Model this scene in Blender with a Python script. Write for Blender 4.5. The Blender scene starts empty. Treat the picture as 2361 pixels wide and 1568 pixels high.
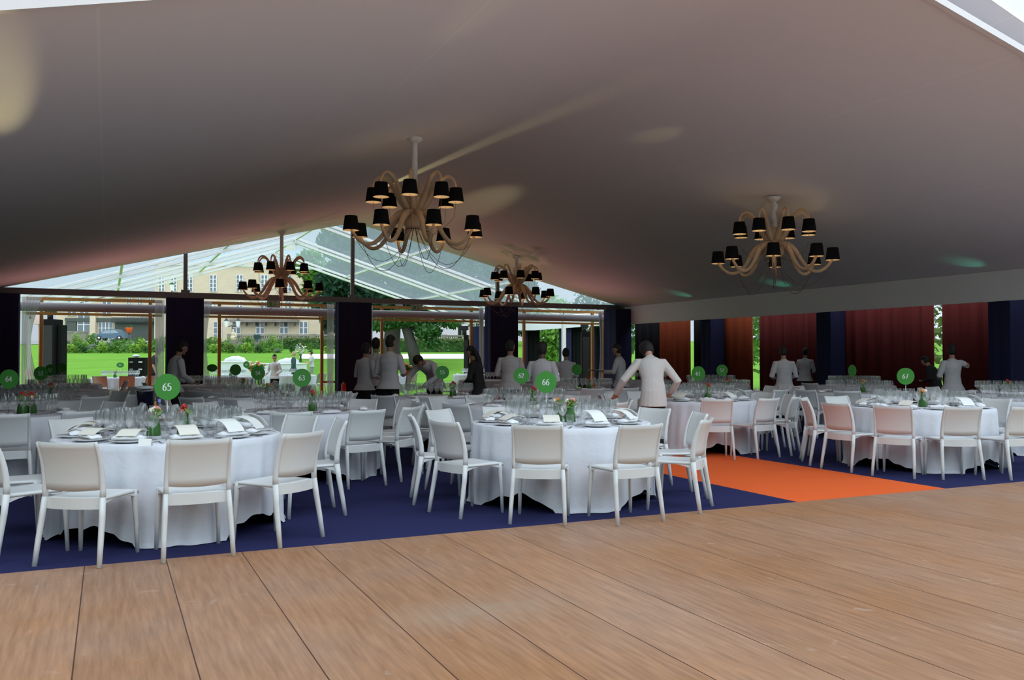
import bpy, bmesh, math, random
from mathutils import Vector, Matrix
PI = math.pi
R = math.radians
rnd = random.Random(7)
scene = bpy.context.scene
COL = scene.collection

# ------------------------------------------------------------------ camera
F = 2015.0
YAW = R(24.8)
PITCH = R(1.126)
CAMZ = 1.38
cd = bpy.data.cameras.new('camera')
cd.sensor_width = 36.0
cd.lens = 36.0 * F / 2361.0
cd.clip_start = 0.05
cd.clip_end = 500
cam = bpy.data.objects.new('camera', cd)
COL.objects.link(cam)
cam.location = (0, 0, CAMZ)
cam.rotation_euler = (PI / 2 + PITCH, 0, -YAW)
scene.camera = cam
RT = Vector((math.cos(YAW), -math.sin(YAW), 0))
FW = Vector((math.sin(YAW) * math.cos(PITCH), math.cos(YAW) * math.cos(PITCH), math.sin(PITCH)))
UP = RT.cross(FW)
C0 = Vector((0, 0, CAMZ))

def ray(px, py):
    return FW + RT * ((px - 1180.5) / F) - UP * ((py - 784.0) / F)

def W(px, py, d):                      # point at distance d along the view direction
    return C0 + ray(px, py) * d

def G(px, py, z=0.0):                  # point on the horizontal plane z
    r = ray(px, py)
    return C0 + r * ((z - CAMZ) / r.z)

def XY(px, d):                         # ground position under a column of the picture
    p = W(px, 824, d)
    return p.x, p.y

# ------------------------------------------------------------------ materials
MATS = {}

def mat(name, col, rough=0.6, metal=0.0, spec=0.5, emis=None, estr=0.0, noise=None, bump=None, trans=None):
    m = bpy.data.materials.new(name)
    m.use_nodes = True
    nt = m.node_tree
    b = nt.nodes['Principled BSDF']
    b.inputs['Base Color'].default_value = (*col, 1)
    b.inputs['Roughness'].default_value = rough
    b.inputs['Metallic'].default_value = metal
    b.inputs['Specular IOR Level'].default_value = spec
    if emis:
        b.inputs['Emission Color'].default_value = (*emis, 1)
        b.inputs['Emission Strength'].default_value = estr
    tc = nt.nodes.new('ShaderNodeTexCoord')
    if noise:                          # (scale, amount, (sx,sy,sz))
        sc, am, st = noise
        mp = nt.nodes.new('ShaderNodeMapping')
        mp.inputs['Scale'].default_value = st
        nz = nt.nodes.new('ShaderNodeTexNoise')
        nz.inputs['Scale'].default_value = sc
        nz.inputs['Detail'].default_value = 4
        mx = nt.nodes.new('ShaderNodeMix')
        mx.data_type = 'RGBA'
        mx.inputs['A'].default_value = (*[c * (1 - am) for c in col], 1)
        mx.inputs['B'].default_value = (*[min(1, c * (1 + am)) for c in col], 1)
        nt.links.new(tc.outputs['Object'], mp.inputs['Vector'])
        nt.links.new(mp.outputs['Vector'], nz.inputs['Vector'])
        nt.links.new(nz.outputs['Fac'], mx.inputs['Factor'])
        nt.links.new(mx.outputs['Result'], b.inputs['Base Color'])
    if bump:                           # (scale, strength)
        nz2 = nt.nodes.new('ShaderNodeTexNoise')
        nz2.inputs['Scale'].default_value = bump[0]
        nz2.inputs['Detail'].default_value = 3
        bp = nt.nodes.new('ShaderNodeBump')
        bp.inputs['Strength'].default_value = bump[1]
        bp.inputs['Distance'].default_value = 0.02
        nt.links.new(tc.outputs['Object'], nz2.inputs['Vector'])
        nt.links.new(nz2.outputs['Fac'], bp.inputs['Height'])
        nt.links.new(bp.outputs['Normal'], b.inputs['Normal'])
    if trans:
        out = nt.nodes['Material Output']
        tr = nt.nodes.new('ShaderNodeBsdfTranslucent')
        tr.inputs['Color'].default_value = (*col, 1)
        ms = nt.nodes.new('ShaderNodeMixShader')
        ms.inputs[0].default_value = trans
        nt.links.new(b.outputs[0], ms.inputs[1])
        nt.links.new(tr.outputs[0], ms.inputs[2])
        nt.links.new(ms.outputs[0], out.inputs['Surface'])
    MATS[name] = m
    return m

def mat_clear(name, tint, gloss, haze, rough=0.03, edge=0.0, hazecol=(0.85, 0.92, 0.95)):
    """clear sheet or glass: see-through with a sheen and a little milky haze"""
    m = bpy.data.materials.new(name)
    m.use_nodes = True
    nt = m.node_tree
    nt.nodes.remove(nt.nodes['Principled BSDF'])
    out = nt.nodes['Material Output']
    t = nt.nodes.new('ShaderNodeBsdfTransparent')
    t.inputs['Color'].default_value = (*tint, 1)
    g = nt.nodes.new('ShaderNodeBsdfGlossy')
    g.inputs['Roughness'].default_value = rough
    lw = nt.nodes.new('ShaderNodeLayerWeight')
    lw.inputs['Blend'].default_value = 0.35
    mr = nt.nodes.new('ShaderNodeMapRange')
    mr.inputs['To Min'].default_value = gloss
    mr.inputs['To Max'].default_value = gloss + edge
    nt.links.new(lw.outputs['Facing'], mr.inputs['Value'])
    ms = nt.nodes.new('ShaderNodeMixShader')
    nt.links.new(mr.outputs['Result'], ms.inputs[0])
    nt.links.new(t.outputs[0], ms.inputs[1])
    nt.links.new(g.outputs[0], ms.inputs[2])
    last = ms
    if haze > 0:
        d = nt.nodes.new('ShaderNodeBsdfTranslucent')
        d.inputs['Color'].default_value = (*hazecol, 1)
        d2 = nt.nodes.new('ShaderNodeBsdfDiffuse')
        d2.inputs['Color'].default_value = (*hazecol, 1)
        dm = nt.nodes.new('ShaderNodeMixShader')
        dm.inputs[0].default_value = 0.35
        nt.links.new(d.outputs[0], dm.inputs[1])
        nt.links.new(d2.outputs[0], dm.inputs[2])
        m2 = nt.nodes.new('ShaderNodeMixShader')
        m2.inputs[0].default_value = haze
        nt.links.new(ms.outputs[0], m2.inputs[1])
        nt.links.new(dm.outputs[0], m2.inputs[2])
        last = m2
    nt.links.new(last.outputs[0], out.inputs['Surface'])
    MATS[name] = m
    return m

mat('plastic_white', (0.69, 0.70, 0.695), 0.42, spec=0.4)
mat('cloth_white', (0.70, 0.715, 0.765), 0.9, spec=0.1, bump=(14, 0.25))
mat('napkin_white', (0.84, 0.85, 0.88), 0.85, spec=0.1, bump=(40, 0.3))
mat('blind_mauve', (0.50, 0.45, 0.48), 0.7)
mat('china', (0.86, 0.86, 0.85), 0.2)
mat('cream_card', (0.78, 0.75, 0.66), 0.7)
mat('white_card', (0.82, 0.83, 0.80), 0.7)
mat('ink_grey', (0.35, 0.35, 0.33), 0.7)
mat('steel', (0.60, 0.61, 0.63), 0.22, metal=1.0)
mat('carpet_navy', (0.028, 0.030, 0.095), 0.95, spec=0.05, noise=(180, 0.18, (1, 1, 1)), bump=(400, 0.3))
mat('carpet_orange', (0.80, 0.135, 0.035), 0.95, spec=0.05, noise=(160, 0.06, (1, 1, 1)), bump=(400, 0.3))
mat('drape_navy', (0.022, 0.023, 0.065), 0.85, spec=0.15, bump=(6, 0.4))
mat('drape_orange', (0.20, 0.040, 0.015), 0.85, spec=0.1, bump=(5, 0.4))
mat('drape_orange_shaded', (0.125, 0.021, 0.02), 0.85, spec=0.1, bump=(5, 0.4))  # orange drape fabric with the low light put into its colour
mat('drape_black', (0.012, 0.012, 0.014), 0.9, spec=0.05)
mat('alu_dark', (0.20, 0.185, 0.19), 0.5, metal=0.3)
mat('alu_white', (0.80, 0.76, 0.76), 0.45)
mat('wood_post', (0.50, 0.235, 0.06), 0.5, noise=(6, 0.25, (6, 6, 0.6)))
mat('wood_pale', (0.60, 0.43, 0.27), 0.45, noise=(5, 0.18, (4, 4, 1)))
mat('shade_black', (0.010, 0.010, 0.011), 0.9, spec=0.1)
mat('shade_lining', (0.85, 0.72, 0.52), 0.7)
mat('bulb_glow', (1, 0.8, 0.5), 0.5, emis=(1.0, 0.80, 0.52), estr=14.0)
mat('cord_brown', (0.16, 0.08, 0.05), 0.6)
mat('sleeve_white', (0.74, 0.72, 0.71), 0.9, bump=(30, 0.6))
mat('sign_green', (0.060, 0.300, 0.045), 0.55)
mat('sign_white', (0.88, 0.90, 0.88), 0.6)
mat('leaf_wrap', (0.035, 0.13, 0.02), 0.5, noise=(18, 0.5, (1, 1, 0.3)))
mat('leaf_light', (0.16, 0.32, 0.05), 0.5)
mat('rose_pink', (0.85, 0.36, 0.29), 0.7)
mat('rose_red', (0.52, 0.04, 0.035), 0.7)
mat('rose_white', (0.85, 0.80, 0.70), 0.7)
mat('rose_orange', (0.80, 0.30, 0.08), 0.7)
mat('soil_orange', (0.50, 0.22, 0.04), 0.6)
mat('black_matte', (0.012, 0.012, 0.013), 0.6)
mat('black_cabinet', (0.010, 0.010, 0.010), 0.7, spec=0.08, noise=(30, 0.2, (1, 1, 1)))
mat('red_paint', (0.55, 0.02, 0.025), 0.35)
mat('exit_panel', (0.35, 0.45, 0.38), 0.5)
mat('lampshade_pink', (0.85, 0.68, 0.62), 0.8, trans=0.4)
mat('skin_light', (0.62, 0.36, 0.26), 0.55)
mat('skin_tan', (0.40, 0.21, 0.14), 0.55)
mat('skin_dark', (0.10, 0.055, 0.04), 0.5)
mat('hair_black', (0.012, 0.010, 0.010), 0.6, bump=(60, 0.6))
mat('hair_brown', (0.06, 0.03, 0.02), 0.6, bump=(60, 0.6))
mat('hair_blond', (0.42, 0.30, 0.17), 0.6, bump=(60, 0.6))
mat('jacket_white', (0.58, 0.575, 0.60), 0.85, bump=(9, 0.5))
mat('shirt_white', (0.72, 0.70, 0.68), 0.85, bump=(10, 0.5))
mat('chef_white', (0.82, 0.82, 0.85), 0.85, bump=(9, 0.4))
mat('trouser_black', (0.012, 0.012, 0.014), 0.85)
mat('cloth_black', (0.015, 0.015, 0.016), 0.85)
mat('suit_teal', (0.03, 0.07, 0.075), 0.85)
mat('tee_grey', (0.45, 0.47, 0.47), 0.85)
mat('shorts_grey', (0.22, 0.25, 0.27), 0.85)
mat('eye_dark', (0.02, 0.015, 0.012), 0.3)
mat('lip', (0.35, 0.12, 0.10), 0.5)
mat('stone', (0.60, 0.51, 0.37), 0.9, noise=(1.2, 0.14, (1, 1, 2.2)), bump=(3, 0.4))
mat('stone_dark', (0.22, 0.20, 0.17), 0.9, noise=(2.5, 0.4, (1, 1, 1)))
mat('slate', (0.30, 0.34, 0.37), 0.7, noise=(4, 0.15, (1, 1, 4)))
mat('window_dark', (0.13, 0.17, 0.19), 0.15)
mat('window_frame_white', (0.80, 0.82, 0.84), 0.5)
mat('iron', (0.035, 0.045, 0.04), 0.6)
mat('shop_front', (0.055, 0.07, 0.06), 0.5)
mat('car_paint', (0.08, 0.14, 0.19), 0.25, metal=0.4)
mat('car_glass', (0.25, 0.32, 0.36), 0.1)
mat('tyre', (0.02, 0.02, 0.02), 0.8)
mat('grass', (0.135, 0.31, 0.038), 0.95, spec=0.05, noise=(0.5, 0.3, (1, 3, 1)), bump=(30, 0.5))
mat('gravel', (0.88, 0.87, 0.84), 0.95, noise=(12, 0.06, (1, 1, 1)))
mat('asphalt', (0.25, 0.25, 0.25), 0.95)
mat('bark', (0.05, 0.045, 0.04), 0.9, noise=(5, 0.4, (3, 3, 0.4)), bump=(8, 0.8))
for nm, c in (('leaf_cedar', (0.032, 0.085, 0.05)), ('leaf_mid', (0.10, 0.24, 0.035)), ('leaf_lime', (0.25, 0.42, 0.06)),
              ('leaf_grey', (0.24, 0.30, 0.24)), ('leaf_willow', (0.20, 0.40, 0.07)), ('leaf_dark', (0.05, 0.14, 0.035)),
              ('leaf_hedge', (0.16, 0.22, 0.08)), ('bloom_rust', (0.34, 0.17, 0.08)), ('bloom_lilac', (0.36, 0.37, 0.42))):
    mat(nm, c, 0.6, spec=0.2, noise=(1.3, 0.4, (1, 1, 1)), trans=0.3)
mat_clear('glass', (0.97, 0.98, 0.98), 0.07, 0.07, rough=0.04, edge=0.75, hazecol=(.9, .93, .95))
mat_clear('clear_pvc', (0.92, 0.97, 0.98), 0.04, 0.24, rough=0.12, edge=0.08, hazecol=(.74, .87, .97))
mat_clear('clear_pvc_near', (0.92, 0.97, 1.0), 0.03, 0.05, rough=0.12, edge=0.1)
mat_clear('sheer', (0.92, 0.90, 0.92), 0.0, 0.72, hazecol=(0.66, 0.61, 0.64))

def liner_mat():
    m = mat('liner', (0.83, 0.80, 0.82), 0.85, spec=0.15)
    nt = m.node_tree
    b = nt.nodes['Principled BSDF']
    tc = nt.nodes.new('ShaderNodeTexCoord')
    sx = nt.nodes.new('ShaderNodeSeparateXYZ')
    nt.links.new(tc.outputs['Object'], sx.inputs[0])
    ad = nt.nodes.new('ShaderNodeMath'); ad.operation = 'ADD'; ad.inputs[1].default_value = 10.0
    dv = nt.nodes.new('ShaderNodeMath'); dv.operation = 'DIVIDE'; dv.inputs[1].default_value = 3.3
    fr = nt.nodes.new('ShaderNodeMath'); fr.operation = 'FRACT'
    lt = nt.nodes.new('ShaderNodeMath'); lt.operation = 'LESS_THAN'; lt.inputs[1].default_value = 0.007
    nt.links.new(sx.outputs['X'], ad.inputs[0]); nt.links.new(ad.outputs[0], dv.inputs[0])
    nt.links.new(dv.outputs[0], fr.inputs[0]); nt.links.new(fr.outputs[0], lt.inputs[0])
    mx = nt.nodes.new('ShaderNodeMix'); mx.data_type = 'RGBA'
    mx.inputs['A'].default_value = (0.83, 0.80, 0.82, 1)
    mx.inputs['B'].default_value = (0.88, 0.845, 0.85, 1)
    nt.links.new(lt.outputs[0], mx.inputs['Factor'])
    nt.links.new(mx.outputs['Result'], b.inputs['Base Color'])
liner_mat()

def wood_floor_mat():
    m = bpy.data.materials.new('wood_floor')
    m.use_nodes = True
    nt = m.node_tree
    N = nt.nodes.new
    L = nt.links.new
    b = nt.nodes['Principled BSDF']
    tc = N('ShaderNodeTexCoord')
    sx = N('ShaderNodeSeparateXYZ')
    L(tc.outputs['Object'], sx.inputs[0])
    def M(op, a, bb=None, c=None):
        n = N('ShaderNodeMath'); n.operation = op
        for i, v in enumerate((a, bb, c)):
            if v is None: continue
            if isinstance(v, (int, float)): n.inputs[i].default_value = v
            else: L(v, n.inputs[i])
        return n.outputs[0]
    u = M('DIVIDE', M('ADD', sx.outputs['X'], 0.13 + 10.0), 0.5)
    cell = M('FLOOR', u)
    fr = M('FRACT', u)
    seam = M('GREATER_THAN', M('ABSOLUTE', M('SUBTRACT', fr, 0.5)), 0.4935)
    wn = N('ShaderNodeTexWhiteNoise'); wn.noise_dimensions = '1D'
    L(cell, wn.inputs['W'])
    mp = N('ShaderNodeMapping'); mp.inputs['Scale'].default_value = (16, 1.1, 1)
    L(tc.outputs['Object'], mp.inputs['Vector'])
    cb = N('ShaderNodeCombineXYZ'); L(M('MULTIPLY', wn.outputs['Value'], 40.0), cb.inputs['Y'])
    va = N('ShaderNodeVectorMath'); va.operation = 'ADD'
    L(mp.outputs['Vector'], va.inputs[0]); L(cb.outputs[0], va.inputs[1])
    nz = N('ShaderNodeTexNoise'); nz.inputs['Scale'].default_value = 2.2; nz.inputs['Detail'].default_value = 7; nz.inputs['Roughness'].default_value = 0.62
    L(va.outputs[0], nz.inputs['Vector'])
    big = N('ShaderNodeTexNoise'); big.inputs['Scale'].default_value = 0.9; big.inputs['Detail'].default_value = 3
    L(tc.outputs['Object'], big.inputs['Vector'])
    rp = N('ShaderNodeValToRGB')
    rp.color_ramp.elements[0].position = 0.28; rp.color_ramp.elements[0].color = (0.265, 0.125, 0.060, 1)
    rp.color_ramp.elements[1].position = 0.72; rp.color_ramp.elements[1].color = (0.45, 0.225, 0.112, 1)
    L(nz.outputs['Fac'], rp.inputs[0])
    hv = N('ShaderNodeHueSaturation')
    L(rp.outputs[0], hv.inputs['Color'])
    L(M('MULTIPLY_ADD', wn.outputs['Value'], 0.16, 0.90), hv.inputs['Value'])
    L(M('MULTIPLY_ADD', big.outputs['Fac'], 0.5, 0.68), hv.inputs['Saturation'])
    # pale scuffs
    sc = N('ShaderNodeTexNoise'); sc.inputs['Scale'].default_value = 5.0; sc.inputs['Detail'].default_value = 6; sc.inputs['Distortion'].default_value = 1.2
    L(tc.outputs['Object'], sc.inputs['Vector'])
    mr = N('ShaderNodeMapRange'); mr.inputs['From Min'].default_value = 0.67; mr.inputs['From Max'].default_value = 0.76; mr.inputs['To Max'].default_value = 0.45
    L(sc.outputs['Fac'], mr.inputs['Value'])
    m1 = N('ShaderNodeMix'); m1.data_type = 'RGBA'; m1.inputs['B'].default_value = (0.55, 0.42, 0.32, 1)
    L(mr.outputs['Result'], m1.inputs['Factor']); L(hv.outputs[0], m1.inputs['A'])
    vd = N('ShaderNodeVectorMath'); vd.operation = 'MULTIPLY_ADD'      # a dusty worn patch
    vd.inputs[1].default_value = (1.5, 2.6, 0); vd.inputs[2].default_value = (-1.5 * 1.86, -2.6 * 4.42, 0)
    L(tc.outputs['Object'], vd.inputs[0])
    vl = N('ShaderNodeVectorMath'); vl.operation = 'LENGTH'; L(vd.outputs[0], vl.inputs[0])
    pm = N('ShaderNodeMapRange'); pm.inputs['From Min'].default_value = 1.0; pm.inputs['From Max'].default_value = 0.1; pm.inputs['To Max'].default_value = 0.75
    L(vl.outputs['Value'], pm.inputs['Value'])
    m3 = N('ShaderNodeMix'); m3.data_type = 'RGBA'; m3.inputs['B'].default_value = (0.36, 0.30, 0.24, 1)
    L(M('MULTIPLY', pm.outputs['Result'], sc.outputs['Fac']), m3.inputs['Factor']); L(m1.outputs['Result'], m3.inputs['A'])
    m1 = m3
    m2 = N('ShaderNodeMix'); m2.data_type = 'RGBA'; m2.inputs['B'].default_value = (0.07, 0.03, 0.018, 1)
    L(seam, m2.inputs['Factor']); L(m1.outputs['Result'], m2.inputs['A'])
    L(m2.outputs['Result'], b.inputs['Base Color'])
    b.inputs['Roughness'].default_value = 0.42
    b.inputs['Specular IOR Level'].default_value = 0.35
    MATS['wood_floor'] = m
wood_floor_mat()

# ------------------------------------------------------------------ mesh builder
class MB:
    def __init__(s):
        s.v = []; s.f = []; s.sm = []; s.mi = []; s.cur = 0
    def add(s, vs, fs, smooth=False):
        b = len(s.v)
        s.v += [tuple(v) for v in vs]
        for f in fs:
            s.f.append(tuple(b + i for i in f)); s.sm.append(smooth); s.mi.append(s.cur)
        return s
    def box(s, lo, hi, M=None):
        x0, y0, z0 = lo; x1, y1, z1 = hi
        vs = [Vector(p) for p in ((x0,y0,z0),(x1,y0,z0),(x1,y1,z0),(x0,y1,z0),(x0,y0,z1),(x1,y0,z1),(x1,y1,z1),(x0,y1,z1))]
        if M is not None: vs = [M @ v for v in vs]
        return s.add(vs, [(0,3,2,1),(4,5,6,7),(0,1,5,4),(1,2,6,5),(2,3,7,6),(3,0,4,7)])
    def bbox(s, lo, hi, bev=0.01, M=None):
        bm = bmesh.new()
        bmesh.ops.create_cube(bm, size=1)
        for v in bm.verts:
            v.co = Vector([lo[i] + (v.co[i] + .5) * (hi[i] - lo[i]) for i in range(3)])
        bmesh.ops.bevel(bm, geom=list(bm.edges), offset=bev, segments=2, affect='EDGES', profile=0.6)
        bm.verts.index_update()
        vs = [M @ v.co if M is not None else v.co.copy() for v in bm.verts]
        s.add(vs, [[v.index for v in f.verts] for f in bm.faces])
        bm.free()
        return s
    def tube(s, pts, rad, seg=8, cap=True, sq=1.0, smooth=True, up=None):
        pts = [Vector(p) for p in pts]
        if isinstance(rad, (int, float)): rad = [rad] * len(pts)
        rings = []
        prev = None
        for i, p in enumerate(pts):
            t = (pts[min(i + 1, len(pts) - 1)] - pts[max(i - 1, 0)])
            if t.length < 1e-9: t = Vector((0, 0, 1))
            t.normalize()
            if prev is None:
                u = Vector(up) if up else (Vector((1, 0, 0)) if abs(t.x) < 0.9 else Vector((0, 1, 0)))
            else: u = prev
            u = (u - t * u.dot(t)).normalized()
            prev = u
            w = t.cross(u)
            r = rad[i]
            ra, rb = (r if isinstance(r, tuple) else (r, r * sq))
            ring = []
            for k in range(seg):
                a = 2 * PI * k / seg
                ring.append(p + u * (math.cos(a) * ra) + w * (math.sin(a) * rb))
            rings.append(ring)
        return s.loft(rings, cap, smooth)
    def loft(s, rings, cap=True, smooth=True, closed=True):
        n = len(rings[0])
        vs = [v for r in rings for v in r]
        fs = []
        for i in range(len(rings) - 1):
            for k in range(n if closed else n - 1):
                a = i * n + k; b = i * n + (k + 1) % n
                fs.append((a, b, b + n, a + n))
        if cap:
            fs.append(tuple(reversed(range(n))))
            fs.append(tuple(range((len(rings) - 1) * n, len(rings) * n)))
        return s.add(vs, fs, smooth)
    def lathe(s, prof, seg=16, c=(0, 0, 0), smooth=True, cap=False):
        rings = []
        for r, z in prof:
            rings.append([Vector((c[0] + r * math.cos(2 * PI * k / seg), c[1] + r * math.sin(2 * PI * k / seg), c[2] + z)) for k in range(seg)])
        return s.loft(rings, cap, smooth)
    def ball(s, c, r, seg=10, rings=6, smooth=True):
        if isinstance(r, (int, float)): r = (r, r, r)
        rr = []
        for i in range(rings + 1):
            t = -PI / 2 + PI * i / rings
            cz = max(math.cos(t), 0.02)
            rr.append([Vector((c[0] + r[0] * cz * math.cos(2 * PI * k / seg), c[1] + r[1] * cz * math.sin(2 * PI * k / seg), c[2] + r[2] * math.sin(t))) for k in range(seg)])
        return s.loft(rr, True, smooth)
    def mesh(s, name, mats):
        me = bpy.data.meshes.new(name)
        me.from_pydata(s.v, [], s.f)
        me.polygons.foreach_set('use_smooth', s.sm)
        if not isinstance(mats, (list, tuple)): mats = [mats]
        for m in mats: me.materials.append(MATS[m] if isinstance(m, str) else m)
        if len(mats) > 1: me.polygons.foreach_set('material_index', s.mi)
        me.update()
        return me
    def build(s, name, m, parent=None, loc=(0, 0, 0), rz=0.0):
        return link(name, s.mesh(name, m), parent, loc, rz)

def link(name, me, parent=None, loc=(0, 0, 0), rz=0.0):
    o = bpy.data.objects.new(name, me)
    COL.objects.link(o)
    o.location = loc
    if rz: o.rotation_euler = (0, 0, rz)
    if parent is not None: o.parent = parent
    return o

def tag(o, label, cat, group=None):
    o['label'] = label; o['category'] = cat
    if group: o['group'] = group
    return o

def thing(name, label, cat, loc=(0, 0, 0), rz=0.0, group=None):
    o = bpy.data.objects.new(name, None)
    o.empty_display_size = 0.1
    COL.objects.link(o)
    o.location = loc; o.rotation_euler = (0, 0, rz)
    return tag(o, label, cat, group)

KIDS = {}
def kids(o):
    return [c for c in bpy.data.objects if c.parent is o]

def freeze(root):
    """remember the parts of a prototype so that copies are quick"""
    KIDS[root.name] = [(c, kids(c)) for c in kids(root)]
    return root

def dup(root, loc, rz=0.0, label=None, group=None, swap=None):
    r = root.copy(); COL.objects.link(r); r.location = loc; r.rotation_euler = (0, 0, rz)
    if label: r['label'] = label
    if group: r['group'] = group
    elif 'group' in r.keys() and label: del r['group']
    for c0, gs in KIDS.get(root.name, []):
        c = c0.copy(); COL.objects.link(c); c.parent = r
        for g0 in gs:
            g = g0.copy(); COL.objects.link(g); g.parent = c
    return r

def struct(o):
    o['kind'] = 'structure'
    return o

class Proto:
    """first placing moves the prototype itself, later ones copy it"""
    def __init__(s, root):
        s.root = freeze(root); s.used = False
    def put(s, loc, rz, label, group=None):
        if not s.used:
            s.used = True
            s.root.location = loc; s.root.rotation_euler = (0, 0, rz)
            s.root['label'] = label
            if group: s.root['group'] = group
            return s.root
        return dup(s.root, loc, rz, label, group)

def facing(rz_dir):
    """rotation about z that turns local +Y towards the given xy direction"""
    return math.atan2(-rz_dir[0], rz_dir[1])
# ------------------------------------------------------------------ sky and light
w = bpy.data.worlds.new('world'); scene.world = w
w.use_nodes = True
nt = w.node_tree
bg = nt.nodes['Background']
tcw = nt.nodes.new('ShaderNodeTexCoord')
nzw = nt.nodes.new('ShaderNodeTexNoise'); nzw.inputs['Scale'].default_value = 2.2; nzw.inputs['Detail'].default_value = 4
rpw = nt.nodes.new('ShaderNodeValToRGB')
rpw.color_ramp.elements[0].position = 0.3; rpw.color_ramp.elements[0].color = (0.66, 0.80, 0.93, 1)
rpw.color_ramp.elements[1].position = 0.75; rpw.color_ramp.elements[1].color = (0.90, 0.94, 0.97, 1)
nt.links.new(tcw.outputs['Generated'], nzw.inputs['Vector'])
nt.links.new(nzw.outputs['Fac'], rpw.inputs[0])
nt.links.new(rpw.outputs[0], bg.inputs['Color'])
dt = nt.nodes.new('ShaderNodeVectorMath'); dt.operation = 'DOT_PRODUCT'
dt.inputs[1].default_value = Vector((0.10, -0.72, 0.68)).normalized()      # the brightest part of the overcast, behind the viewer
nt.links.new(tcw.outputs['Generated'], dt.inputs[0])
mrw = nt.nodes.new('ShaderNodeMapRange')
mrw.inputs['From Min'].default_value = -0.6; mrw.inputs['From Max'].default_value = 1.0
mrw.inputs['To Min'].default_value = 0.72; mrw.inputs['To Max'].default_value = 2.95
nt.links.new(dt.outputs['Value'], mrw.inputs['Value'])
nt.links.new(mrw.outputs['Result'], bg.inputs['Strength'])

def spot(name, loc, target, power, col, angle, blend=0.6, radius=0.03):
    l = bpy.data.lights.new(name, 'SPOT')
    l.energy = power; l.color = col; l.spot_size = R(angle); l.spot_blend = blend; l.shadow_soft_size = radius
    o = bpy.data.objects.new(name, l); COL.objects.link(o)
    o.location = loc
    o.rotation_euler = (Vector(target) - Vector(loc)).to_track_quat('-Z', 'Y').to_euler()
    return o

# ------------------------------------------------------------------ tent shell
XL, XR, XM = -3.0, 17.15, 7.07
Y0, Y1 = 6.8, 27.2
YE = 6.45
def liner_z(x):
    t = abs(x - XM) / (XR - XM)
    z = 5.66 - 2.49 * t
    if t < 0.07: z -= 0.05 * (1 - t / 0.07) ** 2
    return z

m = MB(); m.box((-8, -3.5, -0.12), (24, YE, 0.0)); struct(m.build('floor', 'wood_floor'))
m = MB(); m.box((XL - 0.2, YE, -0.12), (5.98, 25.9, 0.0)); m.box((8.0, YE, -0.12), (18.2, 25.9, 0.0)); struct(m.build('floor_carpet', 'carpet_navy'))
m = MB(); m.box((5.98, YE, -0.12), (8.0, 25.9, 0.0))
tag(m.build('carpet_runner', 'carpet_orange'), 'orange carpet runner crossing the navy carpet to the dance floor', 'carpet')
m = MB(); m.box((XL + .0, 25.9, -0.12), (XR, 28.3, -0.004))
struct(m.build('floor_porch_carpet', 'carpet_orange'))

n = 48
vs = []; fs = []
for j in range(9):
    y = Y0 + (Y1 + 0.05 - Y0) * j / 8
    for i in range(n + 1):
        x = XL + (XR - XL) * i / n
        vs.append((x, y, liner_z(x)))
for j in range(8):
    for i in range(n):
        a = j * (n + 1) + i
        fs.append((a, a + n + 1, a + n + 2, a + 1))
m = MB().add(vs, fs, True)
# opaque outer skin just above the lining
for sx in (-1, 1):
    xe = XL if sx < 0 else XR
    m.add([(xe, Y0 + .1, 3.22), (xe, Y1, 3.22), (XM, Y1, 6.30), (XM, Y0 + .1, 6.30)], [(0, 1, 2, 3)])
struct(m.build('ceiling', 'liner'))
m = MB()
for i in range(n):
    xa = XL + (XR - XL) * i / n; xb = XL + (XR - XL) * (i + 1) / n
    za, zb = liner_z(xa), liner_z(xb)
    m.add([(xa, Y0 - .05, za - .03), (xb, Y0 - .05, zb - .03), (xb, Y0 - .05, zb + .05), (xa, Y0 - .05, za + .05),
           (xa, Y0 + .02, za - .03), (xb, Y0 + .02, zb - .03), (xb, Y0 + .02, zb + .05), (xa, Y0 + .02, za + .05)],
          [(0, 1, 2, 3), (5, 4, 7, 6), (0, 4, 5, 1), (3, 2, 6, 7)])
struct(m.build('trim_1', 'alu_white'))
m = MB(); m.box((XR - 0.16, YE + .4, 2.56), (XR - 0.10, Y1 - .15, 3.20)); struct(m.build('trim_2', 'liner'))
m = MB(); m.box((XL - .05, YE + .4, 2.60), (XL + 0.01, Y1 - .15, 3.20)); struct(m.build('trim_3', 'liner'))
m = MB()
for k in range(40):
    ya = YE + .4 + k * .51; m.box((XL - .3 + .04 * (k % 2), ya, 0), (XL - .2 + .04 * (k % 2), ya + .5, 3.1))
struct(m.build('wall_left', 'drape_navy'))

# clear roof over the dance floor, clear tent beyond the doorways
CE, CR = 3.22, 6.36
def roof_z(x): return CR - (CR - CE) * abs(x - XM) / (XR - XM)
m = MB()
for sx in (XL, XR):
    m.add([(sx, -3.5, CE), (sx, Y0 + .1, CE), (XM, Y0 + .1, CR), (XM, -3.5, CR)], [(0, 1, 2, 3)])
struct(m.build('ceiling_clear', 'clear_pvc_near'))
m = MB()
for sx in (XL, XR):
    m.add([(sx, Y1 + .1, CE), (sx, 41.9, CE), (XM, 41.9, CR), (XM, Y1 + .1, CR)], [(0, 1, 2, 3)])
struct(m.build('ceiling_clear_porch', 'clear_pvc'))
for yf in (-3.1, 1.9):
    m = MB()
    for sx in (XL, XR):
        m.add([(sx, yf, CE - .2), (XM, yf, CR - .2), (XM, yf, CR), (sx, yf, CE), (sx, yf + .1, CE - .2), (XM, yf + .1, CR - .2), (XM, yf + .1, CR), (sx, yf + .1, CE)],
              [(0, 1, 2, 3), (5, 4, 7, 6), (0, 4, 5, 1), (3, 2, 6, 7)])
    struct(m.build('trim_4', 'alu_white'))
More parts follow.
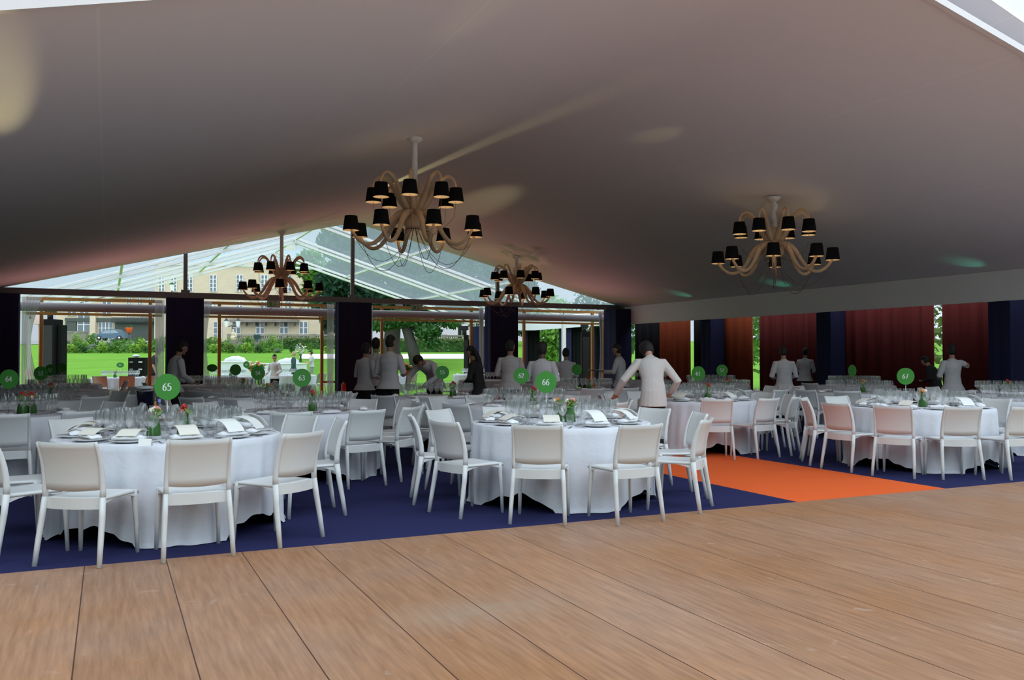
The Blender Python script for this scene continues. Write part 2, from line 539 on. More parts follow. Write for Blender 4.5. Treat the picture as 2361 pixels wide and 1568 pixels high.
for i, yf in enumerate((32.0, 36.8, 41.8)):
    t = thing('roof_rafter', ['white aluminium rafter pair of the clear roof nearest the doorways', 'white aluminium rafter pair in the middle of the clear roof',
                              'white aluminium rafter pair at the far end of the clear roof'][i], 'rafter', (XM, yf, CR), 0)
    for sx in (-1, 1):
        xe = sx * (XR - XM)
        m = MB()
        for dz in (-.24, -.08):
            a = [(0, -.07, dz), (xe, -.07, dz - (CR - CE)), (xe, -.07, dz - (CR - CE) + .10), (0, -.07, dz + .10)]
            m.add(a + [(p[0], .07, p[2]) for p in a], [(0, 1, 2, 3), (5, 4, 7, 6), (0, 4, 5, 1), (3, 2, 6, 7), (1, 5, 6, 2)])
        m.build('rafter_arm', 'alu_white', t)
    for sx in (-1, 1):
        m = MB(); xe = sx * (XR - XM); m.box((xe - .07, -.07, -CR), (xe + .07, .07, CE - CR)); m.build('post', 'alu_white', t)
    m = MB(); m.tube([(0, -.1, -.05), (0, -.1, -.32)], .05, 8); m.build('ridge_bracket', 'alu_white', t)
    if i == 2:
        m = MB(); m.box((-2.3, -.04, -.80), (2.3, .04, -.70)); m.build('collar_beam', 'alu_white', t)
for i, x in enumerate((XL, 0.36, 3.72, XM, 10.43, 13.8, XR)):
    m = MB(); z = roof_z(x)
    m.box((x - .04, Y1 + .1, z - .10), (x + .04, 41.8, z - .02))
    tag(m.build('roof_purlin', 'alu_white'), ['white purlin along the left eave of the clear roof', 'white purlin low on the left slope of the clear roof', 'white purlin high on the left slope of the clear roof',
        'white ridge purlin of the clear roof', 'white purlin high on the right slope of the clear roof', 'white purlin low on the right slope of the clear roof', 'white purlin along the right eave of the clear roof'][i], 'purlin')

# gable frame: beam and posts
m = MB(); m.box((XL - .3, Y1 - .05, 3.10), (XR + .3, Y1 + .12, 3.27)); struct(m.build('trim_5', 'alu_dark'))
for i, x in enumerate((2.05, 7.05, 12.1)):
    m = MB(); m.box((x - .055, Y1 + .13, 3.10), (x + .055, Y1 + .23, roof_z(x) - .12))
    m.box((x - .12, Y1 + .125, 3.05), (x + .12, Y1 + .24, 3.36))
    tag(m.build('gable_post', 'alu_dark'), ['grey upright of the gable above the second navy pillar', 'tall grey upright under the gable peak above the middle navy pillar', 'grey upright of the gable above the fourth navy pillar'][i], 'post')

# navy clad pillars
def pillar(x0, x1, y0, y1, z1, label):
    t = thing('pillar', label, 'pillar', ((x0 + x1) / 2, (y0 + y1) / 2, 0), 0)
    hx, hy = (x1 - x0) / 2, (y1 - y0) / 2
    m = MB()
    pts = []
    for (ax, ay, bx, by) in ((-hx, -hy, hx, -hy), (hx, -hy, hx, hy), (hx, hy, -hx, hy), (-hx, hy, -hx, -hy)):
        L = math.hypot(bx - ax, by - ay); k = max(3, int(L / .11))
        for q in range(k):
            f = q / k; o = .012 * math.sin(q * 2.4)
            nx, ny = (by - ay) / L, -(bx - ax) / L
            pts.append((ax + (bx - ax) * f + nx * o, ay + (by - ay) * f + ny * o))
    m.loft([[Vector((p[0], p[1], z)) for p in pts] for z in (0, z1)], True, False)
    m.build('cladding', 'drape_navy', t)
    m = MB(); m.box((-hx - .02, -hy - .02, 0), (hx + .02, hy + .02, .09)); m.build('plinth', 'drape_black', t)
    return t
pillar(-3.4, -2.2, 26.95, 27.45, 3.10, 'navy draped pillar at the left end of the gable')
pillar(1.52, 2.53, 26.95, 27.45, 3.10, 'navy draped pillar second from the left in the gable')
pillar(6.51, 7.56, 26.95, 27.45, 3.10, 'navy draped pillar in the middle of the gable')
pillar(11.66, 12.68, 26.95, 27.45, 3.10, 'navy draped pillar fourth from the left in the gable')
pillar(16.36, 17.0, 26.6, 27.45, 3.10, 'navy draped pillar in the right corner of the gable')
pillar(17.1, 18.1, 22.2, 22.7, 3.0, 'navy draped pillar on the right wall nearest the gable')
pillar(17.1, 18.1, 17.2, 17.7, 3.0, 'navy draped pillar in the middle of the right wall')
pillar(17.1, 18.1, 12.2, 12.7, 3.0, 'navy draped pillar at the right edge of the picture')

# drapes of the right wall
def drape(x, ya, yb, mt, label, z1=3.05):
    t = tag(bpy.data.objects.new('drape', None), label, 'curtain'); COL.objects.link(t); t.location = (x, (ya + yb) / 2, 0)
    k = max(6, int(abs(yb - ya) / .06)); vs = []
    for q in range(k + 1):
        y = (ya - yb) / 2 + (yb - ya) * q / k
        dx = .035 * math.sin(q * .9 + ya) + .015 * math.sin(q * 2.3)
        vs.append((dx, y))
    m = MB(); m.loft([[Vector((a, b, z)) for a, b in vs] + [Vector((a + .02, b, z)) for a, b in reversed(vs)] for z in (0.01, z1)], True, True)
    m.build('fabric', mt, t)
    m = MB(); m.tube([(0, (ya - yb) / 2, z1 + .03), (0, (yb - ya) / 2, z1 + .03)], .02, 6); m.build('rail', 'alu_dark', t)
drape(17.62, 25.75, 27.3, 'drape_black', 'black drape in the far right corner beside the gable')
drape(17.62, 23.92, 25.72, 'drape_orange', 'orange drape on the right wall between the corner and the first slit')
drape(17.62, 22.72, 23.72, 'drape_black', 'black drape just right of the first daylight slit')
drape(17.62, 20.90, 22.2, 'drape_orange', 'narrow orange drape left of the second daylight slit')
drape(17.62, 17.72, 20.55, 'drape_orange_shaded', 'wide orange drape in painted shade right of the second daylight slit')
drape(17.62, 14.52, 17.2, 'drape_orange_shaded', 'wide orange drape in painted shade left of the third daylight slit')
drape(17.62, 12.72, 14.25, 'drape_orange_shaded', 'orange drape in painted shade between the third slit and the last pillar')
drape(17.62, 6.5, 12.18, 'drape_navy', 'navy drape at the near end of the right wall')

# wooden door frames, blinds and sheer curtains in the four gable bays
def doorway(nm, posts, xa, xb, cross=None, low=True):
    t = thing('door_frame', 'timber door frame standing in %s' % nm, 'door frame', ((xa + xb) / 2, 28.0, 0), 0)
    cx = (xa + xb) / 2
    for x, y in posts:
        m = MB(); m.box((x - cx - .045, y - 28.0 - .045, 0), (x - cx + .045, y - 28.0 + .045, 3.04)); m.build('post', 'wood_post', t)
    m = MB(); m.box((xa - cx, -.05, 2.99), (xb - cx, .05, 3.08)); m.build('top_rail', 'wood_post', t)
    if low:
        m = MB(); m.box((xa - cx, -.05, 2.58), (xb - cx, .05, 2.65)); m.build('middle_rail', 'wood_post', t)
    if cross:
        m = MB(); m.box((cross[0] - cx, -.03, cross[2]), (cross[1] - cx, .03, cross[2] + .07)); m.build('cross_bar', 'wood_post', t)
    t2 = tag(MB().tube([(xa - .15, 27.7, 2.79), (xb + .1, 27.7, 2.79)], [(.06, .125)] * 2, 12, smooth=True, up=(0, 1, 0)).build('roller_blind', 'blind_mauve'), 'pale rolled blind across %s' % nm, 'blind')
    return t
doorway('the leftmost gable bay', [(-1.72, 28.0), (1.12, 28.0)], -2.1, 1.45)
doorway('the second gable bay', [(3.08, 28.0), (6.22, 28.0), (6.72, 28.0)], 2.6, 6.75, (6.22, 6.72, .55))
doorway('the third gable bay', [(8.2, 28.0), (11.38, 28.0), (11.78, 28.0)], 7.6, 11.82)
doorway('the rightmost gable bay', [(13.4, 28.0), (16.2, 28.0), (16.62, 28.0)], 12.7, 16.7)

def sheer(x, wd, zt, label, tie=None, side=1):
    k = 22; rings = []
    for zi in range(9):
        f = zi / 8; z = zt * (1 - f) + .03 * f
        ww = wd * (1 - .55 * math.sin(PI * min(1, f * 1.2)) if tie else 1 - .12 * f)
        off = (wd - ww) * side * .5
        row = [Vector((x + off + (q / k - .5) * ww, 27.52 + .035 * math.sin(q * 1.7 + zi * .12), z)) for q in range(k + 1)]
        rings.append(row)
    m = MB(); m.loft(rings, False, True, closed=False)
    tag(m.build('sheer_curtain', 'sheer'), label, 'curtain')
sheer(-1.92, .50, 3.05, 'sheer white curtain gathered at the left side of the leftmost bay', True, -1)
sheer(1.36, .26, 3.05, 'sheer white curtain hanging left of the second pillar', None)
sheer(2.68, .26, 3.05, 'sheer white curtain hanging right of the second pillar', True, -1)
sheer(6.38, .22, 3.05, 'sheer white curtain hanging left of the middle pillar', None)
sheer(7.68, .14, 3.05, 'thin sheer curtain hanging right of the middle pillar', None)
sheer(11.56, .16, 3.05, 'thin sheer curtain hanging left of the fourth pillar', None)
sheer(12.78, .14, 3.05, 'thin sheer curtain hanging right of the fourth pillar', None)
sheer(16.26, .16, 3.05, 'thin sheer curtain at the right side of the rightmost bay', True, 1)

# exit signs hanging from the gable beam
def exit_sign(px, label):
    x = W(px, 700, 25.6); f = 26.9 / x.y
    p = C0 + ray(px, 700) * (25.6 * f)
    t = thing('exit_sign', label, 'exit sign', (p.x, 26.98, 2.98), 0)
    m = MB(); m.bbox((-.19, -.035, -.10), (.19, .035, .10), .01); m.build('case', 'alu_dark', t)
    m = MB(); m.box((-.17, -.042, -.08), (.17, -.036, .08)); pn = m.build('panel', 'exit_panel', t)
    m = MB()
    m.box((-.13, -.046, -.05), (-.05, -.043, .05)); m.tube([(.01, -.045, -.05), (.03, -.045, 0), (.02, -.045, .03)], .012, 5)
    m.tube([(.03, -.045, 0), (.06, -.045, -.05)], .01, 5); m.ball((.03, -.045, .055), .014, 6, 4)
    m.add([(.08, -.044, .02), (.14, -.044, 0), (.08, -.044, -.02)], [(0, 1, 2)])
    m.build('pictogram', 'sign_green', pn)
    m = MB(); m.tube([(-.15, 0, .10), (-.15, 0, .2)], .006, 5); m.tube([(.15, 0, .10), (.15, 0, .2)], .006, 5); m.build('bracket', 'alu_dark', t)
exit_sign(632, 'green exit sign on the gable beam above the second bay')
exit_sign(963, 'green exit sign on the gable beam above the third bay')

# ------------------------------------------------------------------ ground outside
def gz(d):
    for (a, za), (b, zb) in zip(((0, -.012), (48, -.012), (61, 1.22), (66, 1.58), (70, 1.66), (88, 3.0)), ((48, -.012), (61, 1.22), (66, 1.58), (70, 1.66), (88, 3.0), (400, 3.6))):
        if d <= b: return za + (zb - za) * (d - a) / (b - a)
    return 3.6
ds = [-40, 0, 18, 21, 40, 46, 48, 50, 54, 58, 61, 63, 66, 68, 70, 74, 78, 88, 100, 130, 200]
aa = [-160, -90, -60, -45, -35, -25, -15, -8, 0, 8, 15, 25, 40, 70, 120]
struct(MB().box((-12, -28, -.14), (46, -3.5, -.02)).build('ground_bounce', 'gravel'))  # added unseen pale ground, bounces skylight up to the lining
struct(MB().box((-13, -29, -.14), (46, -28, 13)).build('light_block_rear', 'leaf_dark'))  # added unseen block, cuts off the low sky behind the camera
struct(MB().box((-13, -28, -.14), (-12, 8, 8)).build('light_block_left', 'leaf_dark'))  # added out of view to hold back light from the left
struct(MB().box((46, -28, -.14), (47, 8, 8)).build('light_block_right', 'leaf_dark'))  # added out of view to cut the low sky on the right
vs = []; fs = []
for d in ds:
    for a in aa:
        p = Vector((0, 0, 0)) + Vector((FW.x, FW.y, 0)).normalized() * d + RT * a
        vs.append((p.x, p.y, gz(d) - (.10 if d < 19 else 0)))
for j in range(len(ds) - 1):
    for i in range(len(aa) - 1):
        q = j * len(aa) + i; fs.append((q, q + 1, q + 1 + len(aa), q + len(aa)))
struct(MB().add(vs, fs, True).build('ground_lawn', 'grass'))
def strip(name, mt, d0, d1, a0, a1, dz):
    m = MB(); dd = [d0 + (d1 - d0) * k / 6 for k in range(7)]; vs = []
    fw = Vector((FW.x, FW.y, 0)).normalized()
    for d in dd:
        for a in (a0, a1):
            p = fw * d + RT * (a * d / 60.0); vs.append((p.x, p.y, gz(d) + dz))
    return struct(m.add(vs, [(2 * k, 2 * k + 1, 2 * k + 3, 2 * k + 2) for k in range(6)], True).build(name, mt))
strip('ground_path', 'gravel', 61.3, 66.3, -14.6, -2.9, .03)
strip('ground_street', 'asphalt', 82, 94, -36, -11, .03)

# ------------------------------------------------------------------ greenery
def leaves(m, n, c, r, size, rg, shell=0.55, droop=0.0):
    c = Vector(c)
    for _ in range(n):
        while True:
            u = Vector((rg.uniform(-1, 1), rg.uniform(-1, 1), rg.uniform(-1, 1)))
            if shell < u.length <= 1: break
        p = c + Vector((u.x * r[0], u.y * r[1], u.z * r[2]))
        s = size * rg.uniform(.6, 1.3)
        t = Vector((rg.uniform(-1, 1), rg.uniform(-1, 1), rg.uniform(-.6, .6) - droop)).normalized()
        q = t.orthogonal().normalized()
        q = (q * math.cos(a := rg.uniform(0, 6.3)) + t.cross(q) * math.sin(a))
        m.add([p - t * s, p + q * s * .45, p + t * s, p - q * s * .45], [(0, 1, 2, 3)])

def shrub_proto(kind, mts, h, wd, n, seed):
    rg = random.Random(seed)
    t = thing('flower_shrub', 'x', 'shrub', (0, 0, -50))
    m = MB()
    for k in range(4):
        leaves(m, n // 4, (rg.uniform(-.3, .3) * wd, rg.uniform(-.2, .2) * wd, h * rg.uniform(.35, .65)), (wd * .42, wd * .4, h * .38), .13, rg, .3)
    m.build('foliage', mts[0], t)
    m = MB()
    for k in range(7): m.tube([(rg.uniform(-.1, .1), rg.uniform(-.1, .1), 0), (rg.uniform(-.3, .3) * wd, rg.uniform(-.3, .3) * wd, h * .7)], .015, 4)
    m.build('stem', 'bark', t)
    if len(mts) > 1:
        m = MB(); leaves(m, 60, (0, 0, h * .72), (wd * .5, wd * .45, h * .3), .07, rg, .5); m.build('blossom', mts[1], t)
    return Proto(t)
SH = [shrub_proto('a', ['leaf_mid'], 1.15, .84, 200, 1), shrub_proto('b', ['leaf_lime'], .95, .8, 180, 2), shrub_proto('c', ['leaf_dark'], .85, .84, 170, 3),
      shrub_proto('d', ['leaf_mid', 'bloom_rust'], .8, .82, 150, 4), shrub_proto('e', ['leaf_grey', 'bloom_lilac'], .75, .84, 160, 5), shrub_proto('f', ['leaf_lime', 'bloom_lilac'], 1.30, .76, 180, 6)]
NM = ['mid green bushy shrub in the flower bed across the lawn', 'lime green shrub in the flower bed across the lawn', 'dark green low shrub in the flower bed across the lawn',
      'shrub with rust brown blossom in the flower bed across the lawn', 'grey leaved shrub with lilac blossom in the flower bed across the lawn', 'tall lime shrub with pale blossom in the flower bed across the lawn']
rg = random.Random(11)
for row, (d, k0, k1, st) in enumerate(((70.7, 122, 790, 37), (72.0, 140, 645, 37), (73.3, 122, 645, 36), (74.6, 138, 645, 36))):
    px = k0
    while px < k1:
        kind = rg.choice(((2, 3, 4, 1, 2, 0), (0, 1, 3, 4, 2), (0, 1, 5, 0, 2), (0, 5, 0, 5, 1))[row])
        if not (380 < px < 468) and not (row in (1, 2) and (516 < px < 560 or 572 < px < 612)):
            x, y = XY(px, d)
            o = SH[kind].put((x, y, gz(d) - .05), rg.uniform(-.4, .4) - YAW, NM[kind], ['mid green shrubs', 'lime shrubs', 'dark shrubs', 'rust flowered shrubs', 'grey shrubs', 'tall pale shrubs'][kind] + ' of the flower bed')
            s = rg.uniform(.85, 1.0) * (1 if px < 640 else .7)
            o.scale = (s, s, s * rg.uniform(.85, 1.3))
        px += st

m = MB()
for k in range(5200):
    px = rg.uniform(125, 650); d = rg.uniform(70.4, 75.0)
    if 372 < px < 472: continue
    x, y = XY(px, d); hmax = .35 + .35 * (1 + math.sin(px * .11)) * .5 + .25 * (d - 70.4) / 4.6
    leaves(m, 1, (x, y, gz(d) + rg.uniform(0, hmax)), (.05, .05, .04), .13, rg, 0)
struct(m.build('ground_flower_bed', 'leaf_mid'))

def hedge(name, label, pa, pb, d, h, mt, n):
    a = Vector((*XY(pa, d), 0)); b = Vector((*XY(pb, d), 0)); c = (a + b) / 2
    t = thing(name, label, 'hedge', (c.x, c.y, gz(d) - .05), -YAW)
    L = (b - a).length; rg = random.Random(n)
    m = MB()
    for _ in range(n):
        p = Vector((rg.uniform(-L / 2, L / 2), rg.uniform(-.5, .5), h * rg.random() ** .6)); leaves(m, 1, p, (.05, .05, .05), .14, rg, 0)
    m.build('foliage', mt, t)
    m = MB(); m.box((-L / 2, -.35, 0), (L / 2, .35, h * .85)); m.build('inner_growth', 'leaf_dark', t)
hedge('clipped_hedge', 'low clipped hedge behind the gravel path in the second bay', 655, 775, 76, 1.0, 'leaf_hedge', 1500)
hedge('clipped_hedge', 'low clipped hedge behind the gravel path in the third bay', 850, 1080, 72, 1.15, 'leaf_hedge', 2400)

def tree(name, label, px, d, trunk, blobs, leafmat, n, size, seed, droop=0.0, extra=()):
    x, y = XY(px, d)
    t = thing(name, label, 'tree', (x, y, gz(d)), -YAW)
    rg = random.Random(seed)
    m = MB()
    for path, rad in trunk: m.tube(path, rad, 9)
    m.build('trunk', 'bark', t)
    m = MB()
    tot = sum(b[1][0] * b[1][2] for b in blobs)
    for c, r in blobs: leaves(m, int(n * r[0] * r[2] / tot), c, r, size, rg, .35, droop)
    m.build('crown', leafmat, t)
    return t
S60 = 58 / F
def cv(px, py, d=58, dy=0, ref=904): return ((px - ref) * d / F, dy, 1.38 - gz(d) - (py - 824) * d / F)
tree('cedar_tree', 'big dark cedar with a thick trunk on the lawn beyond the third bay', 904, 58,
     [([cv(904, 842), cv(903, 800), cv(906, 740), cv(912, 600), cv(915, 480)], [.66, .56, .52, .42, .3]), ([cv(906, 735), cv(850, 700), cv(770, 690)], [.25, .18, .1]), ([cv(908, 700), cv(1000, 660), cv(1090, 650)], [.25, .18, .1])],
     [(cv(770, 705), (1.5, 1.8, .95)), (cv(800, 650), (2.2, 2.5, 1.2)), (cv(850, 610), (2.6, 3, 1.3)), (cv(930, 590), (3.2, 3, 1.6)), (cv(1000, 660), (2.6, 2.6, 1.2)), (cv(880, 690), (2.4, 2.4, 1.0)), (cv(960, 730), (2.0, 2.0, .7)), (cv(1050, 720), (1.6, 2, .6)),
      (cv(790, 560), (1.7, 2, 1.2)), (cv(880, 520), (2.6, 2.4, 1.6)), (cv(1010, 580), (2.2, 2.4, 1.4)), (cv(770, 745), (.9, 1.2, .55)), (cv(1080, 690), (1.3, 1.4, .8))],
     'leaf_cedar', 15000, .29, 21, .5)
tree('leaning_tree', 'leaning dark trunk with drooping branches beside the cedar beyond the third bay', 955, 54,
     [([cv(962, 848, 54, 0, 955), cv(950, 800, 54, 0, 955), cv(936, 755, 54, 0, 955), cv(915, 690, 54, 0, 955)], [.42, .34, .3, .2]), ([cv(940, 765, 54, 0, 955), cv(985, 735, 54, 0, 955), cv(1045, 752, 54, 0, 955)], [.14, .1, .05])],
     [(cv(985, 765, 54, 0, 955), (.9, 1.0, .5)), (cv(1035, 745, 54, 0, 955), (.75, .9, .35)), (cv(930, 735, 54, 0, 955), (1.3, 1.2, .6)), (cv(998, 792, 54, 0, 955), (.6, .7, .35)), (cv(880, 748, 54, 0, 955), (1.0, 1.0, .45))],
     'leaf_dark', 2400, .17, 22, .6)
tree('light_green_tree', 'light green tree behind the building end beyond the second bay', 752, 86,
     [([(0, 0, 0), (0, 0, 5)], [.25, .15])], [((0, 0, 5.4), (2.4, 2, 2.6)), ((-1.6, 0, 7.6), (1.6, 1.6, 1.6))], 'leaf_mid', 2200, .3, 23)
for i, (px, d, h, mt, lb) in enumerate(((1275, 49, 4.6, 'leaf_willow', 'bright green willow behind the waiters in the rightmost bay'), (1392, 52, 6.5, 'leaf_dark', 'dark grey green tree at the right end of the rightmost bay'),
                                        (1060, 88, 13, 'leaf_cedar', 'tall dark tree far behind the cedar on the right'), (1165, 80, 9.5, 'leaf_cedar', 'dark tree far behind the fourth pillar'))):
    tree('garden_tree', lb, px, d, [([(0, 0, 0), (0, 0, h * .6)], [.2, .1])], [((0, 0, h * .62), (h * .3, h * .3, h * .42)), ((h * .12, 0, h * .4), (h * .26, h * .26, h * .3))], mt, 2600 if d < 60 else 3800, .2 if d < 60 else .34, 30 + i, .6)
for i, (x, y, h, mt, lb) in enumerate(((25.5, 31.5, 6, 'leaf_grey', 'grey green garden tree seen through the first daylight slit'), (24.5, 28.0, 6, 'leaf_mid', 'mid green garden tree seen through the second daylight slit'), (25.5, 20.2, 6, 'leaf_hedge', 'olive garden tree seen through the third daylight slit'))):
    t = thing('garden_tree', lb, 'tree', (x, y, -.1), 0); rg = random.Random(50 + i)
    m = MB(); m.tube([(0, 0, 0), (0, 0, h * .6)], [.16, .08], 7); m.build('trunk', 'bark', t)
    m = MB(); leaves(m, 1500, (0, 0, h * .55), (1.7, 1.7, h * .45), .16, rg, .2); m.build('crown', mt, t)

# ------------------------------------------------------------------ building across the street
DB = 95.0; SB = DB / F
bx, by = XY(450, DB)
ZB = CAMZ - (785 - 824) * SB
bld = thing('stone_building', 'long pale stone town house with white windows across the street', 'building', (bx, by, ZB), -YAW)
def X_(px): return (px - 450) * SB
def Z_(py): return (785 - py) * SB
m = MB(); m.box((X_(355), 0, -1.5), (X_(742), 9, Z_(610))); m.box((X_(352), -.25, Z_(612)), (X_(745), 0, Z_(606))); m.box((X_(355), -.12, Z_(688)), (X_(742), 0, Z_(684)))
m.build('facade', 'stone', bld)
m = MB()
m.add([(X_(352), -.2, Z_(606)), (X_(745), -.2, Z_(606)), (X_(730), 3, Z_(568)), (X_(380), 3, Z_(568)), (X_(352), 9, Z_(606)), (X_(745), 9, Z_(606))], [(0, 1, 2, 3), (1, 5, 2), (4, 0, 3), (5, 4, 3, 2)])
m.build('roof', 'slate', bld)
m = MB(); m.box((X_(640), 3, Z_(575)), (X_(655), 4.5, Z_(555))); m.build('chimney', 'stone', bld)
m = MB(); m.box((X_(120), .8, -1.5), (X_(356), 9, Z_(682))); m.box((X_(120), .5, Z_(684)), (X_(356), .8, Z_(680))); m.build('side_wing', 'stone', bld)
m = MB(); m.add([(X_(118), .6, Z_(682)), (X_(358), .6, Z_(682)), (X_(358), 5, Z_(655)), (X_(118), 5, Z_(662))], [(0, 1, 2, 3)]); m.build('wing_roof', 'slate', bld)
m = MB(); m.box((X_(203), .3, -1.5), (X_(216), .8, Z_(715))); m.build('pilaster', 'stone', bld)
def window(px0, px1, py0, py1, y=0.0, cols=2, rows=4, shutter=False):
    t = MB(); x0, x1, z0, z1 = X_(px0), X_(px1), Z_(py1), Z_(py0)
    t.box((x0, y - .10, z0), (x1, y - .02, z1))
    wf = t.build('window', 'window_frame_white', bld)
    p = MB(); g = .07 if cols < 3 else .05
    for c in range(cols):
        for r in range(rows):
            xa = x0 + (x1 - x0) * c / cols + g; xb = x0 + (x1 - x0) * (c + 1) / cols - g
            za = z0 + (z1 - z0) * r / rows + g * .6; zb = z0 + (z1 - z0) * (r + 1) / rows - g * .6
            p.box((xa, y - .13, za), (xb, y - .10, zb))
    p.build('pane', 'window_dark', wf)
for c in (436, 491, 552, 609, 664, 715): window(c - 8, c + 8, 634, 673)
for c in (436, 491, 552, 609, 664, 715): window(c - 8, c + 8, 695, 722, rows=3)
for c in (372, 400): window(c - 7, c + 7, 640, 672)
for c in (157, 186, 238): window(c - 11, c + 11, 690, 728, .8, rows=2)
for c in (290, 315, 340): window(c - 6, c + 6, 686, 700, .8, rows=1); window(c - 6, c + 6, 724, 745, .8, rows=3)
window(170, 200, 724, 772, .8, 2, 2)
window(219, 252, 742, 784, .8, 4, 3)
window(306, 330, 748, 780, .8, 3, 3)
for c in (502, 545, 600, 655, 700): window(c - 10, c + 10, 742, 784, 0, 2, 3)
m = MB(); m.box((X_(536), -1.1, Z_(744)), (X_(690), 0, Z_(738)))
for c in range(545, 690, 22): m.box((X_(c), -.8, Z_(752)), (X_(c + 4), 0, Z_(744)))
bal = m.build('balcony', 'stone_dark', bld)
m = MB()
for c in range(536, 690, 3): m.box((X_(c), -1.05, Z_(738)), (X_(c) + .03, -1.02, Z_(727)))
m.box((X_(536), -1.06, Z_(727.5)), (X_(690), -1.01, Z_(726.5))); m.build('railing', 'iron', bal)
m = MB(); m.box((X_(143), .5, Z_(741)), (X_(356), .8, Z_(733))); m.build('shop_fascia', 'shop_front', bld)
MB().box((X_(258), .6, -1.2), (X_(354), .8, Z_(742))).build('shop_wall', 'shop_front', bld); MB().box((X_(143), .6, -1.2), (X_(168), .8, Z_(742))).build('shop_wall', 'shop_front', bld)
m = MB()
for c in range(258, 354, 3): m.box((X_(c), -.2, Z_(743)), (X_(c) + .03, -.17, Z_(733)))
m.box((X_(258), -.2, Z_(733)), (X_(354), -.17, Z_(732))); m.box((X_(258), -.2, Z_(744)), (X_(354), .6, Z_(743))); m.build('iron_balcony', 'iron', bld)
m = MB(); m.box((X_(750), 1.5, -1.5), (X_(806), 8, Z_(655))); nb = thing('neighbour_house', 'plain stone house half hidden behind trees right of the town house', 'building', (bx, by, ZB), -YAW); m.build('facade', 'stone', nb)
m = MB(); m.add([(X_(748.5), 1.3, Z_(655)), (X_(808), 1.3, Z_(655)), (X_(808), 4, Z_(640)), (X_(748.5), 4, Z_(640))], [(0, 1, 2, 3)]); m.build('roof', 'slate', nb)

# stone balustrade, wall and street things
def balustrade(label, pa, pb, d, h, n):
    a = Vector((*XY(pa, d), 0)); b = Vector((*XY(pb, d), 0)); c = (a + b) / 2; L = (b - a).length
    z0 = CAMZ - (793 - 824) * d / F - h * .25
    t = thing('balustrade', label, 'balustrade', (c.x, c.y, z0 - .4), -YAW)
    m = MB(); m.box((-L / 2, -.2, 0), (L / 2, .2, .4 + h * .28)); m.build('plinth', 'stone_dark', t)
    m = MB(); m.box((-L / 2, -.2, .4 + h * .86), (L / 2, .2, .4 + h)); m.build('top_rail', 'stone_dark', t)
    pr = [(.06, 0), (.075, .08), (.1, .22), (.06, .42), (.05, .5), (.075, .55)]
    bmsh = None
    for k in range(n):
        if k % 14 == 0:
            q = MB(); q.box((-.22, -.24, 0), (.22, .24, .4 + h * 1.04)); o = q.build('pier', 'stone_dark', t, (-L / 2 + L * (k + .5) / n, 0, 0)); continue
        if bmsh is None:
            q = MB(); q.lathe([(r, z / .55 * h * .58) for r, z in pr], 6); bmsh = q.mesh('baluster', 'stone_dark')
        link('baluster', bmsh, t, (-L / 2 + L * (k + .5) / n, 0, .4 + h * .28))
balustrade('weathered stone balustrade beyond the flower bed in the second bay', 528, 782, 81, 1.15, 56)
balustrade('weathered stone balustrade behind the cedar in the third bay', 960, 1085, 84, 1.1, 28)
x, y = XY(175, 82); z = CAMZ - (790 - 824) * 82 / F
m = MB(); m.box((-1.6, -.2, -.8), (1.0, .2, .9)); m.box((-1.7, -.25, .9), (1.05, .25, 1.05)); tag(m.build('stone_wall', 'stone_dark', None, (x, y, z), -YAW), 'dark stone garden wall left of the parked car', 'wall')

def car():
    x, y = XY(258, 91); z = CAMZ - (786 - 824) * 91 / F
    t = thing('parked_car', 'blue grey hatchback parked across the street behind the flower bed', 'car', (x, y, z), -YAW)
    t.scale = (.84, .84, .84)
    prof = [(-2.0, .30), (-2.02, .62), (-1.25, .84), (-.55, 1.34), (.75, 1.40), (1.55, .98), (1.95, .80), (2.0, .30)]
    m = MB(); m.loft([[Vector((px, yy, pz)) for px, pz in prof] for yy in (-.82, .82)], True, False); b = m.build('body', 'car_paint', t)
    for yy in (-.835, .83):
        MB().add([(-1.05, yy, .88), (-.5, yy, 1.27), (.1, yy, 1.3), (.1, yy, .88)], [(0, 1, 2, 3)]).build('window', 'car_glass', t)
        MB().add([(.16, yy, .88), (.16, yy, 1.3), (.72, yy, 1.31), (1.25, yy, .95)], [(0, 1, 2, 3)]).build('window', 'car_glass', t)
    for wx in (-1.25, 1.25):
        for wy in (-.8, .8):
            m = MB(); m.tube([(wx, wy - .09, .31), (wx, wy + .09, .31)], .31, 14); wh = m.build('wheel', 'tyre', t)
            m = MB(); m.tube([(wx, wy - .1, .31), (wx, wy + .1, .31)], .17, 10); m.build('hub_cap', 'steel', wh)
    m = MB(); m.ball((-1.98, -.55, .62), (.06, .14, .07), 8, 4); m.build('headlamp', 'window_frame_white', t)
car()

def lamp_post(px, py_top, d, label, heads, mt):
    x, y = XY(px, d); zt = CAMZ - (py_top - 824) * d / F; h = zt - gz(d)
    t = thing('street_lamp', label, 'street lamp', (x, y, gz(d)), -YAW)
    m = MB(); m.tube([(0, 0, 0), (0, 0, .6), (0, 0, h - .6)], [.12, .06, .05], 8)
    if heads > 1: m.tube([(-.55, 0, h - .75), (0, 0, h - .62), (.55, 0, h - .75)], .035, 6)
    m.build('pole', 'iron', t)
    for k in range(heads):
        xo = 0 if heads == 1 else (-.55, .55)[k]
        m = MB(); m.lathe([(.14, -.75), (.24, -.2), (.24, -.18)], 6, (xo, 0, h), False, True); l = m.build('lantern', 'window_frame_white', t)
        m = MB(); m.lathe([(.27, -.18), (.12, .0), (.03, .12)], 6, (xo, 0, h), False, True); m.build('lantern_cap', mt, l)
lamp_post(535, 736, 83, 'twin lantern street lamp in front of the building in the second bay', 2, 'iron')
lamp_post(395, 652, 83, 'tall street lamp with a green capped lantern left of the second pillar', 1, 'leaf_dark')
